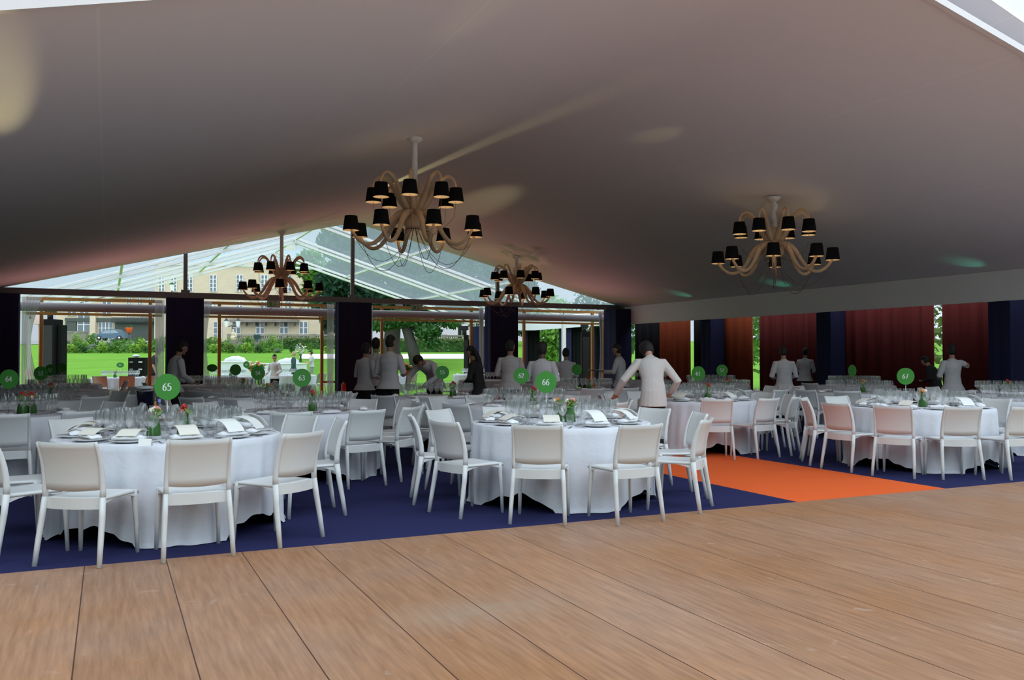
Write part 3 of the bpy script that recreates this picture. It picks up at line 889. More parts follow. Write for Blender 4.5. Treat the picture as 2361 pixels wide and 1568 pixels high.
x, y = XY(297, 83); z0 = gz(83)
t = thing('orange_planter', 'orange flower planter on a post beside the parked car', 'planter', (x, y, z0), -YAW)
MB().tube([(0, 0, 0), (0, 0, CAMZ - (768 - 824) * 83 / F - z0)], .06, 6).build('post', 'iron', t)
m = MB(); zz = CAMZ - (768 - 824) * 83 / F - z0; m.lathe([(.2, 0), (.32, .45), (.34, .5)], 10, (0, 0, zz), True, True); m.build('bowl', 'carpet_orange', t)
m = MB(); leaves(m, 40, (0, 0, zz + .6), (.3, .3, .2), .09, random.Random(3), 0); m.build('plant', 'leaf_dark', t)
x, y = XY(538, 72.5)
t = thing('garden_statue', 'small grey seated statue in the flower bed of the second bay', 'statue', (x, y, gz(72.5)), -YAW)
MB().box((-.25, -.25, 0), (.25, .25, .9)).build('pedestal', 'stone_dark', t)
m = MB(); m.ball((0, 0, 1.12), (.26, .22, .26), 9, 6); m.ball((-.02, 0, 1.45), (.18, .15, .24), 9, 6); m.ball((-.04, 0, 1.74), .11, 8, 6); m.tube([(.1, 0, 1.5), (.28, -.1, 1.25), (.1, -.18, 1.15)], [.06, .05, .04], 6); m.build('figure', 'stone', t)
x, y = XY(592, 72.5)
t = thing('garden_urn', 'dark blue garden urn in the flower bed of the second bay', 'urn', (x, y, gz(72.5)), -YAW)
MB().box((-.2, -.2, 0), (.2, .2, .8)).build('pedestal', 'stone_dark', t)
MB().lathe([(.1, .8), (.14, .84), (.08, .92), (.22, 1.1), (.26, 1.35), (.3, 1.42)], 12, cap=True).build('bowl', 'car_paint', t)

# side marquee beyond the rightmost bay
def P2(px, py, d): return W(px, py, d)
x, y = XY(1300, 40); zc = 40 / F
sm = thing('side_marquee', 'white side marquee with navy drapes beyond the rightmost gable bay', 'marquee', (x, y, 0), -YAW)
def sx(px): return (px - 1300) * zc
def sz(py): return CAMZ - (py - 824) * zc
m = MB(); m.add([(sx(1120), 0, sz(762)), (sx(1232), 0, sz(762)), (sx(1425), 0, sz(748)), (sx(1425), 0, sz(722)), (sx(1232), 0, sz(730)), (sx(1120), 0, sz(735))], [(0, 1, 2, 3, 4, 5)])
m.add([(sx(1120), 0, sz(735)), (sx(1425), 0, sz(722)), (sx(1425), 4, sz(705)), (sx(1120), 4, sz(722))], [(0, 1, 2, 3)])
m.build('roof_valance', 'cloth_white', sm)
for a, b, mt, dy in ((1086, 1122, 'drape_navy', .4), (1205, 1216, 'drape_navy', .3), (1216, 1246, 'drape_black', .8), (1290, 1318, 'drape_navy', .2), (1318, 1344, 'drape_black', .6), (1364, 1374, 'drape_navy', .4), (1374, 1400, 'drape_black', 1.4)):
    m = MB(); k = 10; pts = [(sx(a) + (sx(b) - sx(a)) * q / k, dy + .03 * math.sin(q * 1.9)) for q in range(k + 1)]
    m.loft([[Vector((p[0], p[1], z)) for p in pts] + [Vector((p[0], p[1] + .3, z)) for p in reversed(pts)] for z in (0, sz(752))], True, False); m.build('side_drape', mt, sm)
def speaker_tower(px0, px1, pyt, d, label, cap=True):
    x, y = XY((px0 + px1) / 2, d); s = d / F; wd = (px1 - px0) * s; zt = CAMZ - (pyt - 824) * s
    t = thing('speaker_tower', label, 'loudspeaker', (x, y, 0), -YAW)
    m = MB(); m.bbox((-wd / 2, -.25, .12), (wd * .28, .3, zt - .35), .03); m.build('cabinet', 'black_cabinet', t)
    m = MB(); m.bbox((wd * .30, -.1, .12), (wd / 2, .3, zt - .35 - .18), .02); m.build('side_cabinet', 'black_cabinet', t)
    m = MB(); m.box((-wd * .4, -.26, .3), (wd * .18, -.255, zt - .55)); m.build('grille', 'black_matte', t)
    m = MB(); m.tube([(-.1, 0, zt - .36), (-.1, 0, zt - .1)], .09, 8); m.box((-.24, -.1, zt - .16), (.06, .1, zt)); m.build('top_bracket', 'black_matte', t)
    m = MB(); m.box((-wd / 2, -.3, 0), (wd / 2, .35, .12)); m.build('base', 'black_matte', t)
speaker_tower(100, 144, 712, 28.4, 'tall black speaker tower in the leftmost gable bay')
speaker_tower(1340, 1366, 745, 34, 'slim dark speaker column in the rightmost gable bay')
speaker_tower(1070, 1083, 752, 34, 'slim black speaker column left of the fourth pillar')
# ------------------------------------------------------------------ chandeliers
def _arm_mesh(pts, rad):
    pts = [Vector((p[0], 0, p[1])) for p in pts]
    out = []; rr = []
    for i in range(len(pts) - 1):
        p0 = pts[max(i - 1, 0)]; p1 = pts[i]; p2 = pts[i + 1]; p3 = pts[min(i + 2, len(pts) - 1)]
        for k in range(3):
            t = k / 3
            out.append(.5 * ((2 * p1) + (-p0 + p2) * t + (2 * p0 - 5 * p1 + 4 * p2 - p3) * t * t + (-p0 + 3 * p1 - 3 * p2 + p3) * t ** 3))
            rr.append(rad[i] + (rad[i + 1] - rad[i]) * t)
    out.append(pts[-1]); rr.append(rad[-1])
    return MB().tube(out, rr, 8, up=(0, 1, 0))
UPM = _arm_mesh([(.10, .02), (.22, .14), (.35, .36), (.46, .54), (.58, .61), (.68, .56), (.725, .46), (.73, .38)], [.065, .058, .044, .035, .029, .024, .020, .018]).mesh('upper_arm', 'wood_pale')
LOM = _arm_mesh([(.10, -.04), (.27, -.07), (.43, -.22), (.55, -.43), (.70, -.59), (.86, -.63), (1.0, -.56), (1.09, -.45), (1.13, -.36)], [.07, .062, .050, .040, .036, .034, .031, .028, .025]).mesh('lower_arm', 'wood_pale')
HUBM = MB().lathe([(.02, -.315), (.15, -.31), (.19, -.25), (.19, -.14), (.145, -.04), (.135, 0), (.145, .04), (.19, .13), (.215, .22), (.19, .28), (.02, .29)], 20).mesh('hub', 'wood_pale')
m = MB(); m.lathe([(.142, 0), (.108, .25), (.10, .25)], 18); m.cur = 1; m.lathe([(.10, .249), (.138, .0005)], 18); m.cur = 0; m.lathe([(.142, 0), (.138, .0005)], 18)
SHADEM = m.mesh('lamp_shade', ['shade_black', 'shade_lining'])
BULBM = MB().ball((0, 0, .13), (.024, .024, .035), 6, 4).mesh('bulb', 'bulb_glow')

def chandelier(px, py, d, rot, label, s=.945, crooked=0):
    p = W(px, py, d)
    t = thing('chandelier', label, 'chandelier', p, rot, 'wooden chandeliers with black shades')
    del t['group']
    t.scale = (s, s, s)
    link('hub', HUBM, t)
    for k in range(8):
        a = 2 * PI * k / 8 + PI / 8
        link('upper_arm', UPM, t, (0, 0, 0), a)
        sh = link('lamp_shade', SHADEM, t, (.73 * math.cos(a), .73 * math.sin(a), .15), a); link('bulb', BULBM, sh)
    for k in range(8):
        a = 2 * PI * k / 8
        link('lower_arm', LOM, t, (0, 0, 0), a)
        sh = link('lamp_shade', SHADEM, t, (1.13 * math.cos(a), 1.13 * math.sin(a), -.41), a); link('bulb', BULBM, sh)
        q = []
        for i in range(13):
            f = i / 12; r = 1.12 * (1 - f) + .05 * f
            q.append((r * math.cos(a + f * .1), r * math.sin(a + f * .1), -.42 * (1 - f) - .31 * f - .62 * (1 - (2 * f - 1) ** 2) * (.9 if k % 2 else 1.1)))
        MB().tube(q, .005, 4).build('cord', 'cord_brown', t)
        b = a + PI / 8
        MB().tube([(.73 * math.cos(b), .73 * math.sin(b), .16), (.70 * math.cos(b), .70 * math.sin(b), -.12), (.4 * math.cos(b), .4 * math.sin(b), -.42), (.06 * math.cos(b), .06 * math.sin(b), -.31)], .004, 4).build('cord', 'cord_brown', t)
    zt = (liner_z(p.x) - .01 - p.z) / s
    m = MB(); k = 9
    m.tube([(crooked * math.sin(i * 1.1) * .02, .01 * math.sin(i * 1.7) * (crooked > 0), .26 + (zt - .30) * i / k) for i in range(k + 1)], [.055 + .012 * math.sin(i * 2.1) * (crooked > 0) for i in range(k + 1)], 9)
    m.build('stem_sleeve', 'sleeve_white', t)
    MB().lathe([(.06, -.10), (.14, -.03), (.15, .0)], 14, (0, 0, zt), cap=True).build('ceiling_rose', 'sleeve_white', t)
    return t
chandelier(956, 486, 14.6, R(42.7), 'largest wooden chandelier with black shades hanging left of the middle')
chandelier(1785, 558, 17.0, R(2.7), 'wooden chandelier with black shades hanging on the right', crooked=1)
chandelier(649, 639, 25.2, R(32.7), 'distant wooden chandelier with black shades above the second gable bay')
chandelier(1191, 656, 27.3, R(7.7), 'distant wooden chandelier with black shades above the fourth pillar')

# ------------------------------------------------------------------ chairs
def make_chair():
    t = thing('dining_chair', 'white plastic dining chair', 'chair', (0, 0, -40))
    # seat
    nx, ny = 8, 8; vs = []; fs = []
    def hw(f): return .196 + .022 * f
    top = []; bot = []
    for j in range(ny + 1):
        f = j / ny; y = -.205 + .428 * f
        for i in range(nx + 1):
            u = 2 * i / nx - 1
            dip = -.014 * (1 - u * u) * math.sin(PI * min(1, f * 1.05))
            rear = -.012 * (1 - u * u) if j == 0 else 0
            vs.append((u * hw(f), y + rear * 1.5, .452 + dip - (.012 if j == ny else 0) - (.006 if abs(u) == 1 else 0)))
    nb = len(vs)
    for v in list(vs): vs.append((v[0] * .985, v[1] * .99, v[2] - .022))
    for j in range(ny):
        for i in range(nx):
            a = j * (nx + 1) + i
            fs.append((a, a + 1, a + nx + 2, a + nx + 1)); fs.append((nb + a + nx + 1, nb + a + nx + 2, nb + a + 1, nb + a))
    per = [i for i in range(nx + 1)] + [j * (nx + 1) + nx for j in range(1, ny + 1)] + [ny * (nx + 1) + i for i in range(nx - 1, -1, -1)] + [j * (nx + 1) for j in range(ny - 1, 0, -1)]
    for k in range(len(per)):
        a, b = per[k], per[(k + 1) % len(per)]; fs.append((b, a, nb + a, nb + b))
    m = MB().add(vs, fs, True)
    # arched aprons on both sides and in front, curved rail at the rear
    for s in (-1, 1):
        a = []; k = 10
        for i in range(k + 1):
            f = i / k; y = -.20 + .405 * f; dep = .020 + .045 * abs(2 * f - 1) ** 2.5
            x = s * (hw(f) - .004)
            a.append([Vector((x, y, .445)), Vector((x - s * .016, y, .445)), Vector((x - s * .016, y, .445 - dep)), Vector((x, y, .445 - dep))])
        m.loft(a, True, False)
    a = []
    for i in range(11):
        u = 2 * i / 10 - 1; y = -.205 - .034 * (1 - u * u)
        a.append([Vector((u * .195, y, .447)), Vector((u * .195, y + .022, .447)), Vector((u * .195, y + .022, .372)), Vector((u * .195, y, .372))])
    m.loft(a, True, False)
    m.build('seat', 'plastic_white', t)
    # backrest: curved panel between two stiles that run on from the rear legs
    m = MB()
    prof = [(-.205, .44), (-.203, .50), (-.208, .56), (-.222, .64), (-.244, .72), (-.274, .79), (-.290, .822)]
    for s in (-1, 1):
        m.tube([(s * .205, y, z) for y, z in prof], [(.017, .024), (.017, .024), (.016, .023), (.014, .021), (.012, .019), (.011, .016), (.009, .013)], 8, up=(1, 0, 0))
    front = []; back = []
    for j in range(8):
        f = j / 7; z = .503 + (.826 - .503) * f
        for q in range(len(prof) - 1):
            if prof[q][1] <= z <= prof[q + 1][1] + 1e-6:
                g = (z - prof[q][1]) / (prof[q + 1][1] - prof[q][1]); y = prof[q][0] + (prof[q + 1][0] - prof[q][0]) * g; break
        else: y = prof[-1][0]
        rowf = []; rowb = []
        for i in range(13):
            u = 2 * i / 12 - 1; yy = y - .034 * (1 - u * u)
            zz = z - (.010 * (1 - u * u) if j == 7 else 0) - (.012 * (1 - u * u) if j == 0 else 0)
            rowf.append(Vector((u * .205, yy + .007, zz))); rowb.append(Vector((u * .205, yy - .007, zz)))
        front.append(rowf + list(reversed(rowb)))
    m.loft(front, True, True)
    m.build('backrest', 'plastic_white', t)
    for s in (-1, 1):
        MB().tube([(s * .228, -.275, 0), (s * .222, -.252, .15), (s * .213, -.222, .32), (s * .205, -.205, .45)], [(.016, .018), (.018, .020), (.020, .023), (.018, .025)], 8, up=(1, 0, 0)).build('leg', 'plastic_white', t)
        MB().tube([(s * .215, .206, 0), (s * .210, .198, .2), (s * .200, .186, .40), (s * .198, .182, .44)], [(.014, .014), (.017, .017), (.021, .021), (.020, .022)], 8, up=(1, 0, 0)).build('leg', 'plastic_white', t)
    return Proto(t)
CHAIR = make_chair()

# ------------------------------------------------------------------ tables
def cloth_mesh(seed, Rr=.872, H=.745):
    rg = random.Random(seed); n = 240
    ks = [(rg.choice((9, 11)), rg.uniform(0, 6.3), .34), (rg.choice((17, 19, 22)), rg.uniform(0, 6.3), .36), (rg.choice((29, 33, 37)), rg.uniform(0, 6.3), .22)]
    t0 = rg.uniform(0, PI / 2)
    rings = []
    def fold(a): return sum(w * math.cos(k * a + ph) for k, ph, w in ks)
    for r in (.02, .3, .6, Rr - .03, Rr - .008): rings.append([Vector((r * math.cos(2 * PI * i / n), r * math.sin(2 * PI * i / n), H)) for i in range(n)])
    for j in range(15):
        f = j / 14; row = []
        for i in range(n):
            a = 2 * PI * i / n; cr = .5 + .5 * math.cos(4 * (a - t0))          # 1 at the four corners of the square cloth
            lift = .17 * (1 - cr) ** 1.4
            zh = max(.006, lift - .02 + .03 * fold(a + .3))
            z = (H - .008) * (1 - f) + zh * f
            amp = (.003 + .034 * f ** .6) * (.7 + .6 * cr)
            r = Rr + .003 + amp * fold(a + .05 * f) + amp * .25 + .008 * f * f * cr
            if zh < .03 and f > .85:
                r += (f - .85) / .15 * .03 * cr * (.7 + .5 * fold(a + 1)); z = .006 + (1 - f) * .3
            row.append(Vector((r * math.cos(a), r * math.sin(a), z)))
        rings.append(row)
    return MB().loft(rings, False, True).mesh('tablecloth', 'cloth_white')
CLOTHS = [cloth_mesh(s) for s in (3, 5, 8, 13)]
TOPM = MB().lathe([(.02, .715), (.85, .715), (.85, .74), (.02, .74)], 36).mesh('tabletop', 'wood_pale')

# table number signs: strokes of the figures
DIG = {'1': [[(.14, .80), (.32, .98), (.32, .0)], [(.12, .01), (.52, .01)]],
       '2': [[(.08, .74), (.14, .93), (.3, 1), (.46, .93), (.51, .75), (.42, .5), (.22, .24), (.06, .03)], [(.06, .03), (.57, .03)]],
       '3': [[(.08, .85), (.26, 1), (.45, .92), (.48, .74), (.38, .59), (.24, .54)], [(.24, .54), (.44, .48), (.53, .28), (.44, .08), (.24, 0), (.05, .1)]],
       '4': [[(.42, 1), (.04, .3)], [(.04, .3), (.6, .3)], [(.42, 1), (.42, 0)]],
       '5': [[(.54, .98), (.16, .98)], [(.16, .98), (.12, .58)], [(.12, .58), (.3, .63), (.48, .52), (.53, .28), (.42, .06), (.22, 0), (.05, .1)]],
       '6': [[(.50, .98), (.28, .84), (.13, .58), (.08, .3), (.15, .08), (.3, 0), (.46, .08), (.53, .28), (.46, .48), (.31, .56), (.16, .47), (.09, .34)]],
       '7': [[(.05, .97), (.56, .97)], [(.56, .97), (.22, 0)]]}
def figures(txt, h):
    m = MB(); x = -len(txt) * .33 * h
    for ch in txt:
        for st in DIG[ch]:
            p = [Vector((a, 0, b)) for a, b in st]
            if len(p) > 3:
                q = []
                for i in range(len(p) - 1):
                    p0, p1, p2, p3 = p[max(i - 1, 0)], p[i], p[i + 1], p[min(i + 2, len(p) - 1)]
                    for k in range(4):
                        t = k / 4; q.append(.5 * ((2 * p1) + (-p0 + p2) * t + (2 * p0 - 5 * p1 + 4 * p2 - p3) * t * t + (-p0 + 3 * p1 - 3 * p2 + p3) * t ** 3))
                q.append(p[-1]); p = q
            L = []; 
            for i, a in enumerate(p):
                d = (p[min(i + 1, len(p) - 1)] - p[max(i - 1, 0)]).normalized()
                wd = .035 + .055 * abs(d.z); nrm = Vector((-d.z, 0, d.x))
                L.append((a + nrm * wd, a - nrm * wd))
            vs = []
            for a, b in L: vs += [(x + a.x * h, -.0045, (a.z - .5) * h), (x + b.x * h, -.0045, (b.z - .5) * h)]
            m.add(vs, [(2 * i, 2 * i + 1, 2 * i + 3, 2 * i + 2) for i in range(len(L) - 1)])
        x += .66 * h
    return m
m = MB(); m.lathe([(.0, 0), (.035, 0), (.035, .006), (.004, .01)], 14); SBASE = m.mesh('base', 'steel')
SPOLE = MB().tube([(0, 0, .005), (0, 0, .30)], .003, 6).mesh('pole', 'steel')
m = MB(); n = 40
ci = [(.108 * math.cos(2 * PI * k / n), .108 * math.sin(2 * PI * k / n)) for k in range(n)]
m.loft([[Vector((a, -.003, b)) for a, b in ci], [Vector((a, .003, b)) for a, b in ci]], True, False)
SDISC = m.mesh('disc', 'sign_green')
def sign(x, y, txt, yaw, label, zc=1.135, squash=(1, 1)):
    t = thing('table_number_sign', label, 'table number', (x, y, .746), -YAW + R(yaw))
    link('base', SBASE, t); link('pole', SPOLE, t)
    dsc = link('disc', SDISC, t, (0, 0, zc - .746))
    dsc.scale = (squash[0], 1, squash[1])
    if txt:
        nm = figures(txt, .058).build('number', 'sign_white', dsc)
        link('number', nm.data, dsc, (0, 0, 0), PI)
    return t

GLASSM = MB().lathe([(.002, .004), (.034, .003), (.035, 0), (.033, .005), (.008, .010), (.0045, .03), (.004, .085), (.010, .094), (.030, .112), (.0415, .14), (.041, .165), (.0335, .215)], 14).mesh('wine_glass', 'glass')
TUMBM = MB().lathe([(.002, .006), (.028, .006), (.030, 0), (.034, .05), (.037, .095)], 14).mesh('tumbler', 'glass')
SMALLG = [(.034, 0), (.005, .008), (.004, .088), (.034, .115), (.042, .145), (.033, .215)]
PLATEM = MB().lathe([(.002, .004), (.085, .004), (.095, .008), (.135, .020), (.136, .022), (.094, .012), (.002, .008)], 28).mesh('plate', 'china')
def napkin_mesh():
    m = MB(); rows = []
    for j in range(9):
        u = 2 * j / 8 - 1; hh = .034 * (1 - .35 * u * u) + .006 * math.sin(j * 2.2); x = u * .115
        ring = []
        for k in range(12):
            a = 2 * PI * k / 12
            ring.append(Vector((x, .052 * math.cos(a) * (1 - .12 * u * u), .017 + hh * .5 + hh * .5 * math.sin(a) + (.004 if k % 3 == 0 else 0))))
        rows.append(ring)
    return m.loft(rows, True, True).mesh('napkin', 'napkin_white')
NAPM = napkin_mesh()
def menu_mesh(mt):
    m = MB(); rows = []
    for j in range(7):
        f = j / 6; z = .215 * f; bend = -.03 * math.sin(PI * f)
        rows.append([Vector((-.075, bend, z)), Vector((.075, bend, z)), Vector((.075, bend + .004, z)), Vector((-.075, bend + .004, z))])
    m.loft(rows, True, False)
    return m.mesh('menu_card', mt)
MENUC, MENUW = menu_mesh('cream_card'), menu_mesh('white_card')
q = []
for k in range(9):
    a = R(40 + 280 * k / 8); q.append((.020 * math.cos(a), 0, .020 * math.sin(a)))
EMB = MB().tube(q, .0022, 4).tube([(-.012, 0, -.008), (.012, 0, -.008)], .002, 4).mesh('emblem', 'ink_grey')
m = MB(); m.tube([(0, -.10, .004), (0, -.01, .005), (0, .01, .005)], [(.007, .002), (.005, .002), (.009, .002)], 6, up=(1, 0, 0)); m.tube([(0, .01, .005), (0, .06, .005), (.003, .10, .004)], [(.009, .0012), (.010, .0010), (.003, .001)], 6, up=(1, 0, 0)); KNIFEM = m.mesh('knife', 'steel')
m = MB(); m.tube([(0, -.10, .004), (0, .04, .005), (0, .055, .006)], [(.007, .0018), (.004, .0018), (.010, .0016)], 6, up=(1, 0, 0))
for dx in (-.008, -.0027, .0027, .008): m.tube([(dx, .055, .006), (dx, .10, .010)], .0016, 4)
FORKM = m.mesh('fork', 'steel')
m = MB(); m.add([(-.045, -.02, 0), (.045, -.02, 0), (.045, 0, .05), (-.045, 0, .05), (-.045, .02, 0), (.045, .02, 0), (-.045, -.021, 0), (.045, -.021, 0)], [(0, 1, 2, 3), (3, 2, 5, 4)]); NAMEM = m.mesh('name_card', 'white_card')

def vase_proto(cols, seed):
    rg = random.Random(seed)
    t = thing('flower_vase', 'x', 'vase of flowers', (0, 0, -30))
    MB().lathe([(.02, 0), (.052, .001), (.056, .01), (.050, .08), (.034, .135), (.038, .15), (.03, .15)], 14).build('vase', 'leaf_wrap', t)
    m = MB()
    for k in range(9): leaves(m, 1, (0, 0, .18), (.06, .06, .04), .05, rg, 0)
    for k in range(4): m.tube([(0, 0, .12), (rg.uniform(-.05, .05), rg.uniform(-.05, .05), .22)], .003, 4)
    m.build('greenery', 'leaf_light', t)
    for k, c in enumerate(cols):
        a = 2 * PI * k / len(cols) + rg.uniform(0, .5); r = .028 if k else 0; z = .20 + rg.uniform(-.02, .03) + (.02 if k == 0 else 0)
        f = MB(); p = Vector((r * math.cos(a), r * math.sin(a), z))
        f.ball(p, (.016, .016, .016), 8, 5)
        for q in range(8):
            b = q * 2.4; rr = .011 + .0013 * q
            f.ball(p + Vector((rr * math.cos(b), rr * math.sin(b), .004 - .003 * q)), (.010, .010, .011), 6, 4)
        f.build('rose', c, t)
    return Proto(t)
VP = vase_proto(['rose_pink', 'rose_pink', 'rose_white', 'rose_pink', 'rose_white'], 1)
VR = vase_proto(['rose_red', 'rose_red', 'rose_pink', 'rose_red'], 2)
VO = vase_proto(['rose_orange', 'rose_pink', 'rose_orange', 'rose_white'], 3)

CLOCK = ['nearest the camera', 'front right of middle', 'front right', 'right end', 'rear right', 'rear, right of middle',
         'middle of the rear', 'rear, left of middle', 'rear left', 'left end', 'front left', 'front left of middle']
def clock(cx, cy, a):
    base = math.atan2(-cy, -cx)
    k = round(((a - base + 4 * PI) % (2 * PI)) / (PI / 6)) % 12
    return k

CHPOS = []
PERS = [XY(*q) for q in ((399, 15.5), (841, 16.9), (866, 17.7), (898, 15.9), (1003, 17.0), (1104, 16.2), (1176, 16.6), (1249, 14.1), (1305, 18.9), (1432, 18.7), (1506, 12.2), (1808, 17.6), (2158, 19), (2196, 17.2), (634, 28.8), (353, 29.2))]
FARG = MB()   # glasses of the farther tables
def table(key, cx, cy, num=None, signpx=None, yaw=0, n=12, a0=-84, full=0, skip=(), flowers=(), only=None, per=3, nap=True, squash=(1, 1), signd=None, Rch=1.15, angs=None):
    seed = int(abs(cx * 31 + cy * 17))
    rg = random.Random(seed)
    t = thing('banquet_table', 'round table under a white cloth, %s' % key, 'table', (cx, cy, 0), rg.uniform(0, 6.28))
    link('tablecloth', CLOTHS[seed % 4], t); link('tabletop', TOPM, t)
    k = 0
    if num is not None or signpx:
        sx_, sy_ = cx, cy
        if signpx:
            r_ = ray(signpx, 870); d_ = signd or (cx * FW.x + cy * FW.y) / (FW.x ** 2 + FW.y ** 2) ** .5
            sx_, sy_ = (C0 + r_ * d_).xy
        lab = ('round green sign reading %s on %s' % (num, key)) if num else 'round dark green sign on %s' % key
        sign(sx_, sy_, num, yaw, lab, squash=squash)
    for i, (dx, dy, pr, what) in enumerate(flowers):
        if (num is not None or signpx) and math.hypot(cx + dx - sx_, cy + dy - sy_) < .12: dx = sx_ - cx + .14
        pr.put((cx + dx, cy + dy, .746), rg.uniform(0, 6), ('%s on %s' % (what, key)).replace('small green', 'green'))
    used = set()
    for i in range(n):
        a = R(angs[i] if angs else a0 + 360.0 * i / n)
        ca, sa = math.cos(a), math.sin(a)
        ck = clock(cx, cy, a)
        if (only is None or ck in only) and ck not in skip:
            ja, jr, jr2 = rg.uniform(-.03, .03), rg.uniform(-.03, .04), rg.uniform(-.09, .09)
            rad = Rch + jr
            lb = 'white chair at %s, %s' % (key, CLOCK[ck])
            px_, py_ = cx + rad * math.cos(a + ja), cy + rad * math.sin(a + ja)
            if all(math.hypot(px_ - q[0], py_ - q[1]) > .54 for q in CHPOS) and all(math.hypot(px_ - q[0], py_ - q[1]) > .62 for q in PERS):
                CHPOS.append((px_, py_))
                CHAIR.put((px_, py_, 0), a + PI / 2 + jr2, lb)
        def at(r, off): return (cx + r * ca - off * sa, cy + r * sa + off * ca, .7465)
        if full >= 2:
            o = link('plate', PLATEM, None, at(.70, 0)); tag(o, 'white plate laid on %s' % key, 'plate', 'plates on %s' % key)
            o = link('napkin', NAPM, None, (*at(.70, 0)[:2], .752), a + rg.uniform(-.3, .3) + PI / 2); tag(o, 'folded white napkin on its plate on %s' % key, 'napkin', 'napkins on %s' % key)
            if full >= 3:
                for mm, off, nm, sg in ((KNIFEM, .19, 'knife', 1), (FORKM, -.19, 'fork', 1)):
                    o = link(nm, mm, None, at(.74, off), a + PI / 2 + PI); tag(o, 'steel %s laid on %s' % (nm, key), 'cutlery', '%s on %s' % ({'knife': 'knives', 'fork': 'forks'}[nm], key))
            white = ck in (1, 2, 3, 4)
            if i % 2 == 0 or full >= 3:
                o = thing('menu_card', 'cream menu card on %s' % key if not white else 'white menu card with emblem on %s' % key, 'menu card',
                          (*at(.66, 0)[:2], .812), a + PI / 2 + rg.uniform(-.35, .35), ('white' if white else 'cream') + ' menu cards on %s' % key)
                c = link('card', MENUW if white else MENUC, o); c.rotation_euler = (R(rg.uniform(-86, -74)) if not white else R(rg.uniform(-72, -60)), 0, 0)
                c.location = (0, -.10, -.01)
                if white:
                    e = link('emblem', EMB, c, (0, -.004, .13))
        elif full == 1 or nap:
            if i % 2 == 0:
                o = link('napkin', NAPM, None, (*at(.70, 0)[:2], .735), a + rg.uniform(-.3, .3) + PI / 2); tag(o, 'folded white napkin on %s' % key, 'napkin', 'napkins on %s' % key)
        spots = [(.51, -.088), (.49, 0), (.51, .088), (.385, .0)][:per]
        for r, off in spots:
            r += rg.uniform(-.02, .02); off += rg.uniform(-.003, .003)
            p = at(r, off)
            if full:
                o = link('wine_glass', GLASSM, None, p); tag(o, 'empty stemmed wine glass standing on %s' % key, 'wine glass', 'wine glasses on %s' % key)
            else: FARG.lathe(SMALLG, 7, p)
        if full >= 3 and ck in (0, 1, 2, 3, 9, 10, 11):
            o = link('tumbler', TUMBM, None, at(.375, -.10)); tag(o, 'small water tumbler standing on %s' % key, 'tumbler', 'tumblers on %s' % key)
    return t
FR = 'green vase with red roses'; FP = 'small green vase with pink and white roses'; FO = 'green vase with orange roses'
table('the left front table', .47, 7.72, '65', 386, 0, 12, -84, 3, flowers=((-.13, -.08, VP, FP), (.10, -.05, VR, FR)), per=4, angs=(-84, -53, -28, 2, 32, 62, 92, 122, 150, 179, -147, -117.5), skip=(6,))
table('the middle front table', 4.05, 7.62, '66', 1259, -20, 10, -90, 3, flowers=((.06, -.08, VP, FP), (-.16, .1, VO, FO)), per=4)
table('the right front table', 9.45, 8.0, '67', 2088, -42, 12, -91, 2, flowers=((.0, -.06, VO, FO),))
table('the second-row table at the left edge', -1.06, 11.3, '64', 21, 0, 12, -84, 1, flowers=((.0, -.1, VR, FR), (.28, -.05, VR, 'second ' + FR)), only=(0, 1, 2, 3, 4, 5, 6))
table('the second-row table before the middle pillar', 2.10, 10.45, '63', 696, 5, 12, -75, 1, flowers=((.1, -.05, VR, FR),))
table('the table right behind the middle front one', 5.02, 10.5, '62', 1202, -8, 12, -88, 1, flowers=((.12, -.05, VR, FR),))
table('the table at the end of the orange runner', 8.05, 10.8, '61', 1610, -35, 12, -84, 2, flowers=((.0, -.05, VR, FR),))
table('the third-row table at the left edge', -.95, 15.0, '53', 94, 0, 12, -84, 0, flowers=((.1, 0, VR, FR),), only=(1, 2, 3, 4))
table('the third-row table below the second bay', 2.12, 13.9, '54', 595, 0, 12, -80, 0, flowers=((.1, 0, VO, FO),), only=(0, 1, 2, 3, 4, 9, 10, 11))
table('the third-row table beside the bending waiter', 4.85, 13.3, '55', 1020, 0, 12, -84, 0, flowers=((.2, -.1, VR, FR),), only=(0, 1, 2, 3, 9, 10, 11))
table('the dim table behind the runner table', 10.35, 13.2, '57', 1665, -30, 12, -84, 0, flowers=((.1, 0, VR, FR),), only=(0, 1, 2, 3, 4, 9, 10, 11))
table('the dim table behind the waiter in white', 8.5, 15.0, None, 1330, -25, 12, -84, 0, flowers=((.1, 0, VR, FR),), only=(0, 1, 2, 9, 10, 11))
table('the table behind the right front one', 12.3, 11.7, None, 1965, -72, 12, -84, 0, flowers=((.1, 0, VO, FO),), only=(0, 1, 2, 3, 8, 9, 10, 11))
table('the table at the right picture edge', 14.3, 10.2, None, None, 0, 12, -84, 0, flowers=((-.1, 0, VR, FR),), only=(8, 9, 10, 11, 0, 1))
table('the table off the right front corner', 12.3, 8.6, None, None, 0, 12, -84, 0, only=(8, 9, 10), nap=False)
table('the fourth-row table at the left edge', -.85, 18.8, '52', 116, 0, 12, -84, 0, only=(2, 3), nap=False)
table('the dark table under the speaker tower', -1.0, 23.2, None, 143, 0, 10, -84, 0, only=(2, 3), nap=False)
table('the fourth-row table below the second bay', 2.22, 17.6, None, 543, 0, 12, -84, 0, only=(2, 3, 9, 10), flowers=((.1, 0, VO, FO),))
table('the last table before the second bay', 2.14, 21.0, None, 489, 0, 12, -84, 0, only=(3, 9), nap=False, squash=(1.1, .8))
table('the dim table right of the runner', 8.9, 18.2, None, None, 0, 12, -84, 0, only=(9, 10, 0), nap=False)
